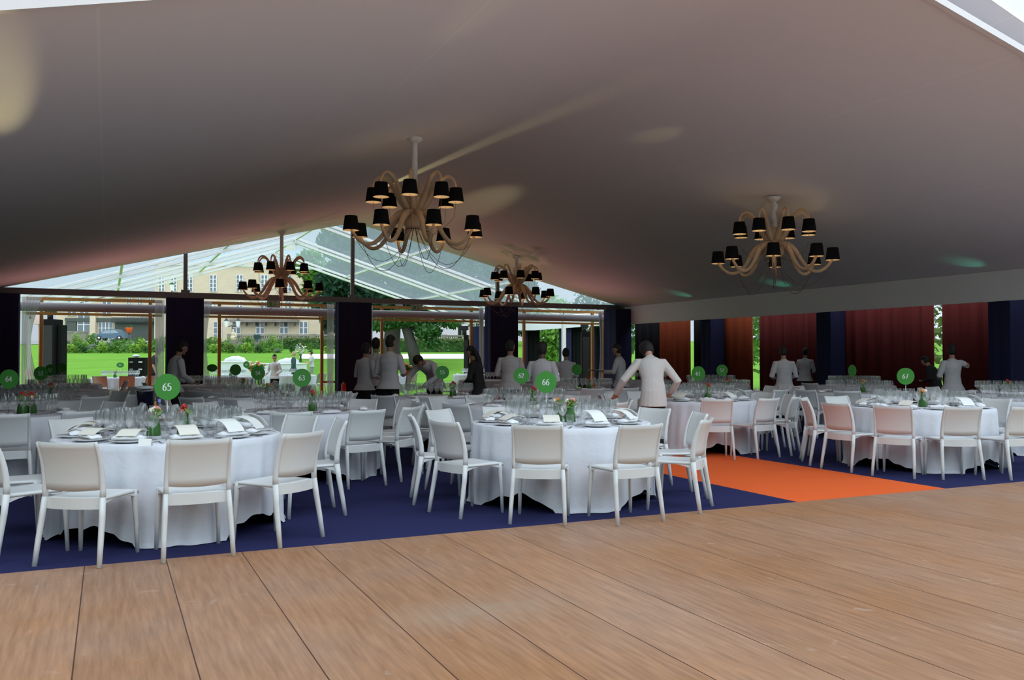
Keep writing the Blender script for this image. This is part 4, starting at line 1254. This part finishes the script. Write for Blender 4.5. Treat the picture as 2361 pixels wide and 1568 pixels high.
table('the last table before the rightmost bay', 9.6, 22.2, None, None, 0, 12, -84, 0, only=(9,), nap=False)
table('the dim table left of the middle right pillar', 12.8, 16.6, None, None, 0, 12, -84, 0, only=(9, 10, 11, 0), nap=False)
table('the dim table by the first right pillar', 13.4, 20.2, None, None, 0, 12, -84, 0, only=(9, 10), nap=False)
table('the dim table by the middle right pillar', 15.2, 14.6, None, None, 0, 12, -84, 0, only=(9, 10, 11), nap=False)
table('the porch table in the leftmost bay', .35, 28.9 + .9, '44', 277, 0, 12, -84, 0, only=(0, 1, 11, 3), flowers=((-.15, 0, VO, FO),), squash=(1.1, .75))
table('the porch table with the big flower bowl', 3.6, 30.2, '42', 568, 0, 12, -84, 0, only=(3,), flowers=((.1, .1, VP, FP),))
table('the porch table beside the cook in white', 5.9, 31.5, None, None, 0, 12, -84, 0, only=(2, 3), nap=True)
table('the porch table seen past the three waiters', 8.9, 30.4, None, None, 0, 12, -84, 0, only=(9, 2), nap=True)
table('the porch table left of the fourth pillar', 12.3, 29.7, None, None, 0, 12, -84, 0, only=(9,), nap=True)
table('the porch table at the right end', 16.0, 30.6, None, None, 0, 12, -84, 0, only=(9,), nap=False)
o = FARG.build('wine_glasses', 'glass'); tag(o, 'crowd of empty wine glasses on the farther tables', 'wine glasses'); o['kind'] = 'stuff'
o = link('name_card', NAMEM, None, (*G(335, 1028, .746).xy, .746), -YAW + .1); tag(o, 'white folded name card at the near side of table 65', 'name card')
# ------------------------------------------------------------------ people
def fuse(mb, name, mt, vox, parent, smooth=2):
    me = mb.mesh(name + '_raw', mt)
    o = bpy.data.objects.new(name + '_raw', me); COL.objects.link(o)
    r = o.modifiers.new('r', 'REMESH'); r.mode = 'VOXEL'; r.voxel_size = vox
    if smooth:
        s = o.modifiers.new('s', 'SMOOTH'); s.factor = .5; s.iterations = smooth
    dg = bpy.context.evaluated_depsgraph_get()
    out = bpy.data.meshes.new_from_object(o.evaluated_get(dg))
    out.name = name
    out.polygons.foreach_set('use_smooth', [True] * len(out.polygons))
    out.materials.clear(); out.materials.append(MATS[mt])
    bpy.data.objects.remove(o); bpy.data.meshes.remove(me)
    return link(name, out, parent)

def ring(c, ax, ay, rx, ry, n=18, flat=1.0):
    return [c + ax * (rx * math.cos(2 * PI * k / n)) + ay * (ry * math.sin(2 * PI * k / n)) for k in range(n)]

def person(label, loc, rz, H=1.76, lean=0, head_pitch=0, head_yaw=0, arms=None, top='jacket_white', top_hem=.80, sleeve=1.0, bottom='trouser_black', short=False,
           skin='skin_tan', hair='hair_black', hairlen=0, bald=False, stride=.0, vox=.010, skirt=False, bighair=1.0, flare=None):
    t = thing('person', label, 'person', loc, rz)
    k = H / 1.76
    X = Vector((1, 0, 0))
    # spine
    hip = Vector((0, 0, .93)); spine = []
    p = hip.copy(); N = 12; step = .52 / N
    for i in range(N + 1):
        a = R(lean) * min(1, .25 + i / N * 1.1)
        d = Vector((0, math.sin(a), math.cos(a)))
        spine.append((p.copy(), d, Vector((0, math.cos(a), -math.sin(a)))))
        p = p + d * step
    def sp(f):
        i = min(N, max(0, int(round(f * N)))); return spine[i]
    secs = [(0, .168, .118), (.15, .158, .108), (.33, .145, .098), (.5, .158, .108), (.68, .178, .118), (.84, .182, .110), (.93, .150, .090), (1.0, .075, .065)]
    def torso(m, off, f0=0.0, hem=None, flare=0.0):
        rr = []
        if hem is not None:
            for z in (hem, (hem + .93) / 2):
                c = Vector((0, 0, z)); rr.append(ring(c, X, Vector((0, 1, 0)), .172 + off + flare * (.93 - z) / .2, .125 + off + flare * (.93 - z) / .2))
        for f, rx, ry in secs:
            if f < f0: continue
            c, d, y = sp(f); rr.append(ring(c, X, y, rx + off, ry + off))
        m.loft(rr, True, True)
    c1, d1, y1 = sp(1.0)
    hp = R(lean * .9 + head_pitch)
    nb = c1; nd = Vector((0, math.sin(R(lean) * .9 + R(head_pitch) * .5), math.cos(R(lean) * .9 + R(head_pitch) * .5)))
    hc = nb + nd * .085
    HM = Matrix.Translation(hc) @ Matrix.Rotation(R(head_yaw), 4, 'Z') @ Matrix.Rotation(-hp, 4, 'X')
    sh = sp(.86)[0] + sp(.86)[1] * .015
    if arms is None: arms = (((-.27, -.03, 1.12), (-.26, .06, .87)), ((.27, -.03, 1.12), (.26, .06, .87)))
    S = [sh + Vector((-.185, 0, 0)), sh + Vector((.185, 0, 0))]
    b = MB()
    torso(b, -.006)
    b.tube([nb - nd * .05, nb + nd * .03, hc + nd * .03], [.060, .054, .056], 12)
    # head
    hv = []
    for i in range(11):
        ph = -PI / 2 + PI * i / 10; row = []
        cz = max(math.cos(ph), .05)
        for q in range(18):
            a = 2 * PI * q / 18; z = .118 * math.sin(ph)
            w_ = .076 * cz; l_ = .096 * cz
            if z < 0: w_ *= 1 + z * 2.2; l_ *= 1 + z * 1.0
            y = l_ * math.sin(a) + (.016 if z < -.02 and math.sin(a) > 0 else 0)
            row.append(HM @ Vector((w_ * math.cos(a), y, .115 + z)))
        hv.append(row)
    b.loft(hv, True, True)
    b.tube([HM @ Vector((0, .088, .125)), HM @ Vector((0, .108, .095)), HM @ Vector((0, .094, .085))], [.009, .014, .012], 8)
    for s in (-1, 1): b.ball(HM @ Vector((s * .078, -.004, .108)), (.011, .02, .032), 8, 6)
    b.tube([HM @ Vector((-.04, .082, .142)), HM @ Vector((0, .094, .140)), HM @ Vector((.04, .082, .142))], .008, 6)
    b.ball(HM @ Vector((0, .082, .022)), (.024, .018, .018), 8, 6)
    for i, (e, h) in enumerate(arms):
        e, h = Vector(e), Vector(h)
        b.tube([sh + (S[i] - sh) * .5, S[i], S[i] * .5 + e * .5, e, e * .5 + h * .5, h], [.05, .052, .046, .040, .036, .027], 10)
        d = (h - e).normalized(); sd = X * (-1 if i == 0 else 1); sd = (sd - d * sd.dot(d)).normalized(); nn = d.cross(sd)
        palm = h + d * .045
        b.tube([h - d * .01, h + d * .03, h + d * .085], [(.026, .020), (.038, .016), (.036, .013)], 10, up=sd)
        for q, (o_, L_) in enumerate(((-.028, .068), (-.0095, .078), (.0095, .074), (.028, .058))):
            s0 = h + d * .080 + sd * o_; cur = nn * (.016 if i == 0 else -.016)
            b.tube([s0, s0 + d * L_ * .5 + cur * .5, s0 + d * L_ * .9 + cur * 2], [.0092, .0085, .0065], 6)
        s0 = h + d * .02 - sd * .030
        b.tube([s0, s0 + d * .035 - sd * .022, s0 + d * .062 - sd * .022], [.012, .0105, .008], 6)
    hx = .088
    feet = [Vector((-hx * 1.05, stride, 0)), Vector((hx * 1.05, -stride, 0))]
    for i, s in enumerate((-1, 1)):
        f = feet[i]; kn = Vector((s * hx * 1.05, (f.y) * .5 + .03, .50))
        b.tube([Vector((s * hx * .9, 0, .93)), Vector((s * hx, .01, .75)), kn, Vector((s * hx, f.y - .01, .30)), Vector((f.x, f.y - .02, .07))], [.092, .082, .056, .052, .038], 12)
        b.tube([Vector((f.x, f.y - .06, .035)), Vector((f.x, f.y + .06, .04)), Vector((f.x, f.y + .17, .025))], [.036, .040, .028], 10)
    fuse(b, 'body', skin, vox * .8, t, 1)
    # top garment
    m = MB(); torso(m, .016, 0, top_hem, flare if flare is not None else .10 if top_hem < .86 else .03)
    for i, (e, h) in enumerate(arms):
        e, h = Vector(e), Vector(h)
        if sleeve >= 1: m.tube([sh + (S[i] - sh) * .45, S[i], S[i] * .5 + e * .5, e, e * .45 + h * .55, h - (h - e).normalized() * .015], [.062, .070, .064, .058, .052, .046], 12)
        else: m.tube([sh + (S[i] - sh) * .45, S[i], S[i] * .5 + e * .5, e * .85 + S[i] * .15], [.062, .069, .064, .060], 12)
    m.tube([nb - nd * .03, nb + nd * .022], [.078, .070], 14)
    fuse(m, {'jacket_white': 'jacket', 'chef_white': 'jacket', 'shirt_white': 'shirt', 'cloth_black': 'shirt', 'suit_teal': 'jacket', 'tee_grey': 'shirt'}[top], top, vox, t, 3)
    # trousers and shoes
    m = MB(); rr = []
    for z, rx, ry in ((.80, .175, .120), (.93, .170, .118), (1.0, .160, .110)): rr.append(ring(Vector((0, 0, z)), X, Vector((0, 1, 0)), rx, ry))
    m.loft(rr, True, True)
    for i, s in enumerate((-1, 1)):
        f = feet[i]; kn = Vector((s * hx * 1.05, f.y * .5 + .03, .50))
        path = [Vector((s * hx * .9, 0, .93)), Vector((s * hx, .01, .75)), kn] + ([] if short else [Vector((s * hx, f.y - .01, .30)), Vector((f.x, f.y - .02, .06))])
        m.tube(path, [.098, .096, .080 if short else .072, .066, .060][:len(path)], 12)
    fuse(m, 'shorts' if short else 'trousers', bottom, vox, t, 2)
    for i in range(2):
        f = feet[i]
        MB().tube([Vector((f.x, f.y - .075, .035)), Vector((f.x, f.y - .03, .05)), Vector((f.x, f.y + .08, .045)), Vector((f.x, f.y + .19, .028))], [(.034, .034), (.042, .048), (.045, .04), (.034, .026)], 10, up=(1, 0, 0)).build('shoe', 'black_matte', t)
    # hair and face
    if not bald:
        m = MB(); rows = []
        for i in range(10):
            ph = -PI * .30 + PI * .80 * i / 9; row = []
            cz = max(math.cos(ph), .04)
            for q in range(20):
                a = 2 * PI * q / 20; z = .130 * math.sin(ph) + .006
                y = .108 * cz * math.sin(a) * bighair - .006; x = .088 * cz * math.cos(a) * bighair; z *= (bighair + 1) / 2
                if math.sin(a) > .1 and z < .055: x, y = x * .80, y * .80
                row.append(HM @ Vector((x, y, .115 + z)))
            rows.append(row)
        m.loft(rows, True, True)
        if hairlen:
            m.tube([HM @ Vector((0, -.055, .16)), HM @ Vector((0, -.085, .04)), HM @ Vector((0, -.09, -.08)), HM @ Vector((0, -.08, .0 - hairlen))], [(.085, .05), (.095, .05), (.09, .04), (.05, .025)], 12, up=(1, 0, 0))
        m.build('hair', hair, t)
    for s in (-1, 1): MB().ball(HM @ Vector((s * .031, .083, .118)), (.011, .008, .008), 8, 5).build('eye', 'eye_dark', t)
    MB().ball(HM @ Vector((0, .094, .058)), (.024, .008, .007), 8, 5).build('mouth', 'lip', t)
    t.scale = (k, k, k)
    return t

AW = -YAW                                  # facing away from the viewer
FRONT = (((-.27, .02, 1.10), (-.15, .27, 1.05)), ((.27, .02, 1.10), (.15, .27, 1.05)))
def pl(px, d): return (*XY(px, d), 0)
person('waiter in a pale jacket with glasses bending slightly beside the second navy pillar', pl(399, 15.5), AW - R(50), 1.68, 14, 12, -8, (((-.27, .10, 1.10), (-.16, .30, .98)), ((.27, .10, 1.10), (.16, .32, .98))))
person('leftmost of the three waiters in pale jackets before the middle pillar', pl(841, 16.9), AW - R(35), 1.64, 4, 4, 0, FRONT)
person('middle of the three waiters in pale jackets before the middle pillar', pl(866, 17.7), AW - R(5), 1.76, 2, 0, 0, FRONT, hair='hair_black')
person('rightmost of the three waiters in pale jackets before the middle pillar', pl(898, 15.9), AW - R(18), 1.77, 3, 4, -20, FRONT, hair='hair_black')
person('waiter in a pale jacket bending far over a table beside sign 55', pl(1003, 17.0), AW + R(148), 1.72, 62, 22, 0, (((-.34, .40, 1.02), (-.20, .62, .86)), ((.34, .40, 1.02), (.20, .62, .86))))
person('woman with long dark hair in black clothes bending beside a table before the fourth pillar', pl(1104, 16.2), AW + R(75), 1.60, 14, 12, 0, (((-.26, .12, 1.08), (-.16, .30, .92)), ((.26, .12, 1.08), (.16, .30, .92))), top='cloth_black', hairlen=.22, top_hem=.70)
person('waiter in a pale jacket seen from behind beside sign 62', pl(1176, 16.6), AW - R(8), 1.69, 3, 3, -28, FRONT)
person('waiter with close cropped hair seen from behind, right of sign 62', pl(1249, 14.1), AW - R(14), 1.62, 5, 2, -20, FRONT, skin='skin_dark', hair='hair_black')
person('dark haired waiter seen from behind before a navy drape, right of sign 66', pl(1305, 18.9), AW, 1.57, 6, 10, 0, FRONT)
w9 = person('waiter in a pale jacket facing left and holding a tray', pl(1432, 18.7), AW + R(70), 1.66, 8, 6, 10, (((-.26, .12, 1.12), (-.17, .36, 1.13)), ((.26, .12, 1.12), (.17, .36, 1.13))), top='jacket_white')
person('waiter in a white shirt bending between two chairs behind the middle front table', pl(1506, 12.2), AW + R(6), 1.70, 30, 30, 6, (((-.40, .14, 1.10), (-.47, .36, .88)), ((.37, .02, 1.08), (.33, .24, .90))), top='shirt_white', top_hem=.72, skin='skin_light', vox=.009, bighair=1.22, flare=.015)
person('dim waiter in a pale jacket standing before the wide shaded orange drape', pl(1808, 17.6), AW, 1.60, 5, 4, 0, FRONT)
person('dim waiter half hidden by the left edge of the middle right pillar', (17.12, 18.15, 0), AW - R(40), 1.62, 3, 0, 0, FRONT)
person('dim waiter stooping in front of the third daylight slit', pl(2158, 19.0), AW + R(40), 1.46, 28, 15, 0, FRONT, top='cloth_black')
person('dim waiter with raised elbow right of the third daylight slit', pl(2196, 17.2), AW, 1.62, 3, 0, 0, (((-.27, .02, 1.10), (-.15, .27, 1.05)), ((.36, .06, 1.32), (.15, .22, 1.38))))
# outside
person('man in a black shirt looking down beside a timber post in the leftmost bay', (*XY(353, 29.2), 0), AW - R(60), 1.72, 10, 30, 0, None, top='cloth_black', top_hem=.85, skin='skin_light', sleeve=.5, vox=.012)
person('cook in white standing behind a porch table in the second bay', (*XY(634, 28.8), 0), AW + R(165), 1.47, 3, 2, 40, (((-.28, .02, 1.10), (-.22, .28, .98)), ((.28, .02, 1.10), (.22, .28, .98))), top='chef_white', skin='skin_light', vox=.012)
person('fair haired woman in a dark suit on the lawn in the second bay', (*XY(677, 43), gz(43)), AW + R(100), 1.66, 0, 0, 0, None, top='suit_teal', hair='hair_blond', skin='skin_light', vox=.012, top_hem=.72)
person('man in a grey t-shirt and shorts standing on the lawn in the second bay', (*XY(719, 48), gz(48)), AW + R(95), 1.75, 2, 14, 0, (((-.25, .06, 1.10), (-.10, .30, 1.12)), ((.25, .06, 1.10), (.10, .30, 1.12))), top='tee_grey', bottom='shorts_grey', short=True, sleeve=.5, top_hem=.86, skin='skin_light', vox=.012)

# tray carried by the waiter on the right
p = w9.matrix_world if False else None
a = AW + R(70); dx, dy = -math.sin(a), math.cos(a)
x, y = XY(1432, 18.7); k9 = 1.66 / 1.76
t = thing('serving_tray', 'round tray held by the waiter facing left at the gable corner', 'tray', (x + dx * .50, y + dy * .50, 1.155 * k9), 0)
MB().lathe([(.02, 0), (.2, 0), (.22, .02), (.21, .02), (.195, .008), (.02, .008)], 20).build('dish', 'steel', t)

# ------------------------------------------------------------------ odd things
x, y = XY(337, 11.6)
t = thing('wine_bucket', 'polished steel wine bucket on a stand behind table 65, beside sign 65', 'ice bucket', (x, y, 0), 0)
MB().lathe([(.02, .68), (.095, .685), (.128, .93), (.135, .94), (.125, .94), (.09, .70)], 22).build('bucket', 'steel', t)
m = MB()
for k in range(3):
    a = 2 * PI * k / 3; m.tube([(.1 * math.cos(a), .1 * math.sin(a), .72), (.2 * math.cos(a), .2 * math.sin(a), 0)], .009, 6)
m.build('stand', 'steel', t)
x, y = XY(333, 11.62)
m = MB(); m.ball((0, 0, 0), (.115, .115, .03), 12, 6); tag(m.build('napkin', 'napkin_white', None, (x + .01, y, .972)), 'white napkin folded over the wine bucket', 'napkin')
x, y = XY(368, 8.1)
t = thing('water_bottle', 'clear water bottle with a violet cap beside the pole of sign 65', 'bottle', (x, y, .746), 0)
MB().lathe([(.02, 0), (.034, .004), (.034, .14), (.013, .20), (.013, .22)], 14).build('glass_body', 'glass', t)
mat('cap_violet', (.22, .22, .62), .4); MB().lathe([(.015, .215), (.015, .245), (.002, .246)], 12).build('cap', 'cap_violet', t)

# fire extinguisher by the middle pillar
x, y = 6.62, 26.72
t = thing('fire_extinguisher', 'red fire extinguisher hung at the foot of the middle navy pillar', 'fire extinguisher', (x, y, .16), 0)
MB().lathe([(.02, 0), (.07, .005), (.075, .03), (.075, .36), (.05, .42), (.02, .44)], 16).build('cylinder', 'red_paint', t)
m = MB(); m.box((-.02, -.06, .44), (.02, .03, .48)); m.tube([(0, -.03, .46), (.07, -.05, .40), (.085, -.02, .18)], .011, 6); m.build('valve', 'black_matte', t)
MB().box((-.09, .078, .05), (.09, .10, .40)).build('bracket', 'black_matte', t)

# porch: counters, case, lamps, flowers
def counter(px0, px1, d, py_top, label, mound):
    a = XY(px0, d); b = XY(px1, d); s = d / F; L = (px1 - px0) * s; h = CAMZ - (py_top - 824) * s - gz(d)
    t = thing('bar_counter', label, 'bar counter', ((a[0] + b[0]) / 2, (a[1] + b[1]) / 2, gz(d)), -YAW)
    m = MB(); m.bbox((-L / 2, -.35, .03), (L / 2, .35, h - .05), .02); m.build('front_panel', 'cloth_white', t)
    MB().bbox((-L / 2 - .04, -.4, h - .05), (L / 2 + .04, .4, h), .015).build('counter_top', 'china', t)
    x0, x1 = mound
    m = MB(); x0 = (x0 - (px0 + px1) / 2) * s; x1 = (x1 - (px0 + px1) / 2) * s
    rows = []
    for i in range(11):
        f = i / 10; hh = .28 * math.sin(PI * min(1, max(0, f * 1.0))) ** .4 + .02 * math.sin(i * 2.3)
        rows.append([Vector((x0 + (x1 - x0) * f, -.25, h)), Vector((x0 + (x1 - x0) * f, -.2, h + hh * .8)), Vector((x0 + (x1 - x0) * f, .15, h + hh)), Vector((x0 + (x1 - x0) * f, .3, h))])
    o = m.loft(rows, True, True).build('folded_cloth', 'cloth_white', None, t.location + Vector((0, 0, .004)), -YAW)
    tag(o, 'white cloth heaped on the %s' % label.split(' in ')[0], 'cloth')
counter(508, 574, 44, 834, 'white bar counter on the left of the lawn in the second bay', (518, 566))
counter(607, 704, 45, 838, 'white bar counter right of the cook in the second bay', (640, 690))
def bouquet(px, d, z0, label, cols, r=.22, bowl='soil_orange', seed=1):
    x, y = XY(px, d); rg = random.Random(seed)
    t = thing('flower_bowl', label, 'flower arrangement', (x, y, z0), 0)
    MB().lathe([(.03, 0), (.10, .01), (r * .75, .2), (r * .7, .2)], 14, cap=True).build('bowl', bowl, t)
    m = MB(); m.ball((0, 0, .24), (r * .8, r * .8, .10), 8, 5); leaves(m, 60, (0, 0, .27), (r * .9, r * .9, .12), .09, rg, 0); m.build('greenery', 'leaf_mid', t)
    for k in range(14):
        a = rg.uniform(0, 6.3); q = r * rg.uniform(.1, 1.0)
        f = MB(); c = (q * math.cos(a), q * math.sin(a), .30 + .14 * (1 - q / r) + rg.uniform(-.04, .06)); f.ball(c, .048, 7, 5)
        for j in range(5): f.ball((c[0] + .03 * math.cos(j * 1.26), c[1] + .03 * math.sin(j * 1.26), c[2]), .028, 5, 4)
        f.build('bloom', cols[k % len(cols)], t)
bouquet(934, 29.4, .75, 'big orange and cream flower bowl right of the three waiters', ['rose_orange', 'rose_pink', 'rose_white'], .28, seed=4)
bouquet(590, 31.6, .75, 'large flower bowl of orange and white blooms left of the cook', ['rose_orange', 'rose_white', 'rose_orange', 'rose_white'], .36, seed=5)
x, y = XY(693, 45)
t = thing('flower_vase', 'tall dark vase of pale flowers on the right bar counter', 'vase of flowers', (x, y, gz(45) + 1.13), 0)
MB().lathe([(.04, 0), (.07, .02), (.05, .3), (.08, .42)], 10, cap=True).build('vase', 'leaf_dark', t)
m = MB(); leaves(m, 70, (0, 0, .66), (.3, .3, .25), .07, random.Random(8), 0); m.build('greenery', 'leaf_grey', t)
m = MB(); leaves(m, 60, (0, 0, .70), (.3, .3, .25), .06, random.Random(9), .3); m.build('blossom', 'rose_white', t)
x, y = XY(322, 31.5)
s = 31.5 / F; h = CAMZ - (825 - 824) * s
t = thing('flight_case', 'black stacked equipment case with metal catches left of the man in black', 'case', (x, y, 0), -YAW)
MB().bbox((-20 * s, -.25, .02), (18 * s, .3, h), .02).build('case_body', 'black_cabinet', t)
m = MB()
for zz in (h - .16, h - .42, h - .70):
    for xx in (-12 * s, 9 * s): m.box((xx - .07, -.27, zz - .025), (xx + .07, -.25, zz + .025))
m.build('catch', 'steel', t)
m = MB(); m.ball((-8 * s, 0, h + .03), (.14, .12, .06), 10, 5); tag(m.build('crumpled_towel', 'napkin_white', None, (x, y, 0.03), -YAW), 'white crumpled towel on the black equipment case', 'towel')
def lamp(px, py0, py1, d, label, sh_h, zfloor):
    x, y = XY(px, d); s = d / F; zt = CAMZ - (py0 - 824) * s; zb = CAMZ - (py1 - 824) * s
    t = thing('table_lamp' if zfloor > .5 else 'floor_lamp', label, 'lamp', (x, y, zfloor), 0)
    MB().lathe([(.02, 0), (.11, .005), (.11, .02), (.02, .03)], 14).build('base', 'soil_orange', t)
    MB().tube([(0, 0, .02), (0, 0, zt - zfloor - .05)], .014, 8).build('stem', 'soil_orange', t)
    m = MB(); m.lathe([(sh_h * .62, zb - zfloor), (sh_h * .42, zt - zfloor), (sh_h * .41, zt - zfloor), (sh_h * .61, zb - zfloor)], 18); m.build('lamp_shade', 'lampshade_pink', t)
lamp(89, 722, 748, 31, 'floor lamp with a pale pink shade beside the speaker tower', .30, 0)
lamp(67, 851, 866, 27.9, 'small pink shaded lamp at the left of the leftmost bay', .22, .30)

# ------------------------------------------------------------------ lamps lighting the lining
def green(y):
    spot('emergency_light', (XR - .55, y, 2.75), (XR - .75, y + .1, 3.3), 2.2, (.12, 1, .62), 70, .9)
green(22.6); green(18.2); green(12.5)
def on_liner(px, py):
    r = ray(px, py); lo, hi = 2.0, 45.0
    for _ in range(60):
        md = (lo + hi) / 2; p = C0 + r * md
        if p.z > liner_z(p.x): hi = md
        else: lo = md
    return C0 + r * lo
YEL = (1.0, .86, .42)
p = on_liner(-6, 215); spot('profile_spot', (p.x - .2, p.y + 8.4, 2.0), p, 2300, YEL, 5.2, 1.0, .02)
p = on_liner(1104, 470); spot('profile_spot', (p.x - .9, 7.2, 2.7), p, 2800, YEL, 6.0, 1.0, .02)
p = on_liner(1515, 312); spot('profile_spot', (p.x + .3, p.y - 7.0, 2.2), p, 260, YEL, 4.6, .9, .02)
p = on_liner(1090, 40); spot('profile_spot', (p.x + .3, p.y + 6.8, 2.2), p, 160, YEL, 6, 1.0, .05)
pa, pb = on_liner(820, 462), on_liner(1075, 347)
nrm = Vector((-.24, 0, -.97)) if False else Vector((.24, 0, -.97))
spot('uplight', pa + nrm * .22 - (pb - pa) * .25, pa * .35 + pb * .65, 2600, YEL, 6, 1.0, .01)

for x in (-1.6, 1.0, 4.5, 9.6, 14.5):
    spot('pink_uplight', (x, 26.3, .25), (x + (XM - x) * .12, 24.6, 4.6), 80, (1, .36, .42), 95, 1.0, .08)

# ------------------------------------------------------------------ output
scene.view_settings.view_transform = 'Standard'
scene.view_settings.look = 'None'
scene.view_settings.gamma = 1.0
scene.view_settings.exposure = 0.0
scene.view_settings.use_curve_mapping = False
scene.cycles.max_bounces = 10
scene.cycles.diffuse_bounces = 5
scene.cycles.glossy_bounces = 3
scene.cycles.transparent_max_bounces = 40
scene.cycles.sample_clamp_indirect = 6.0
scene.cycles.caustics_reflective = False
scene.cycles.caustics_refractive = False

# things that stand wholly behind others are left out
for base, nums in (
    ('flower_shrub', '001 016 017 027 032 036 039'),
    ('knife', '- 002 003 005 007 008 009 013 014 016 018 019 020'),
    ('fork', '001 004 006 007 013 014 015 016 017 018 019 021'),
    ('tumbler', '009'),
    ('plate', '022 024 041 042'),
    ('wine_glass', '124 144 145 146 147 148 149 150 151 152 153 154 155 156 157 158 159 240 255 256 258'),
    ('napkin', '038 039 058 059 060 068 069 087 089 092 100 101 104 105 112 114 115 116 117 124 125 126 128 129 130 131 132 133 134 135 136 137 138 139'),
    ('menu_card', '032'),
    ('dining_chair', '093 097 110 115 122 123 126 132 133 137 143 145'),
) :
    for q in nums.split():
        o = bpy.data.objects.get(base if q == '-' else base + '.' + q)
        if o is not None:
            for ch in list(o.children):
                for gc in list(ch.children): bpy.data.objects.remove(gc)
                bpy.data.objects.remove(ch)
            bpy.data.objects.remove(o)
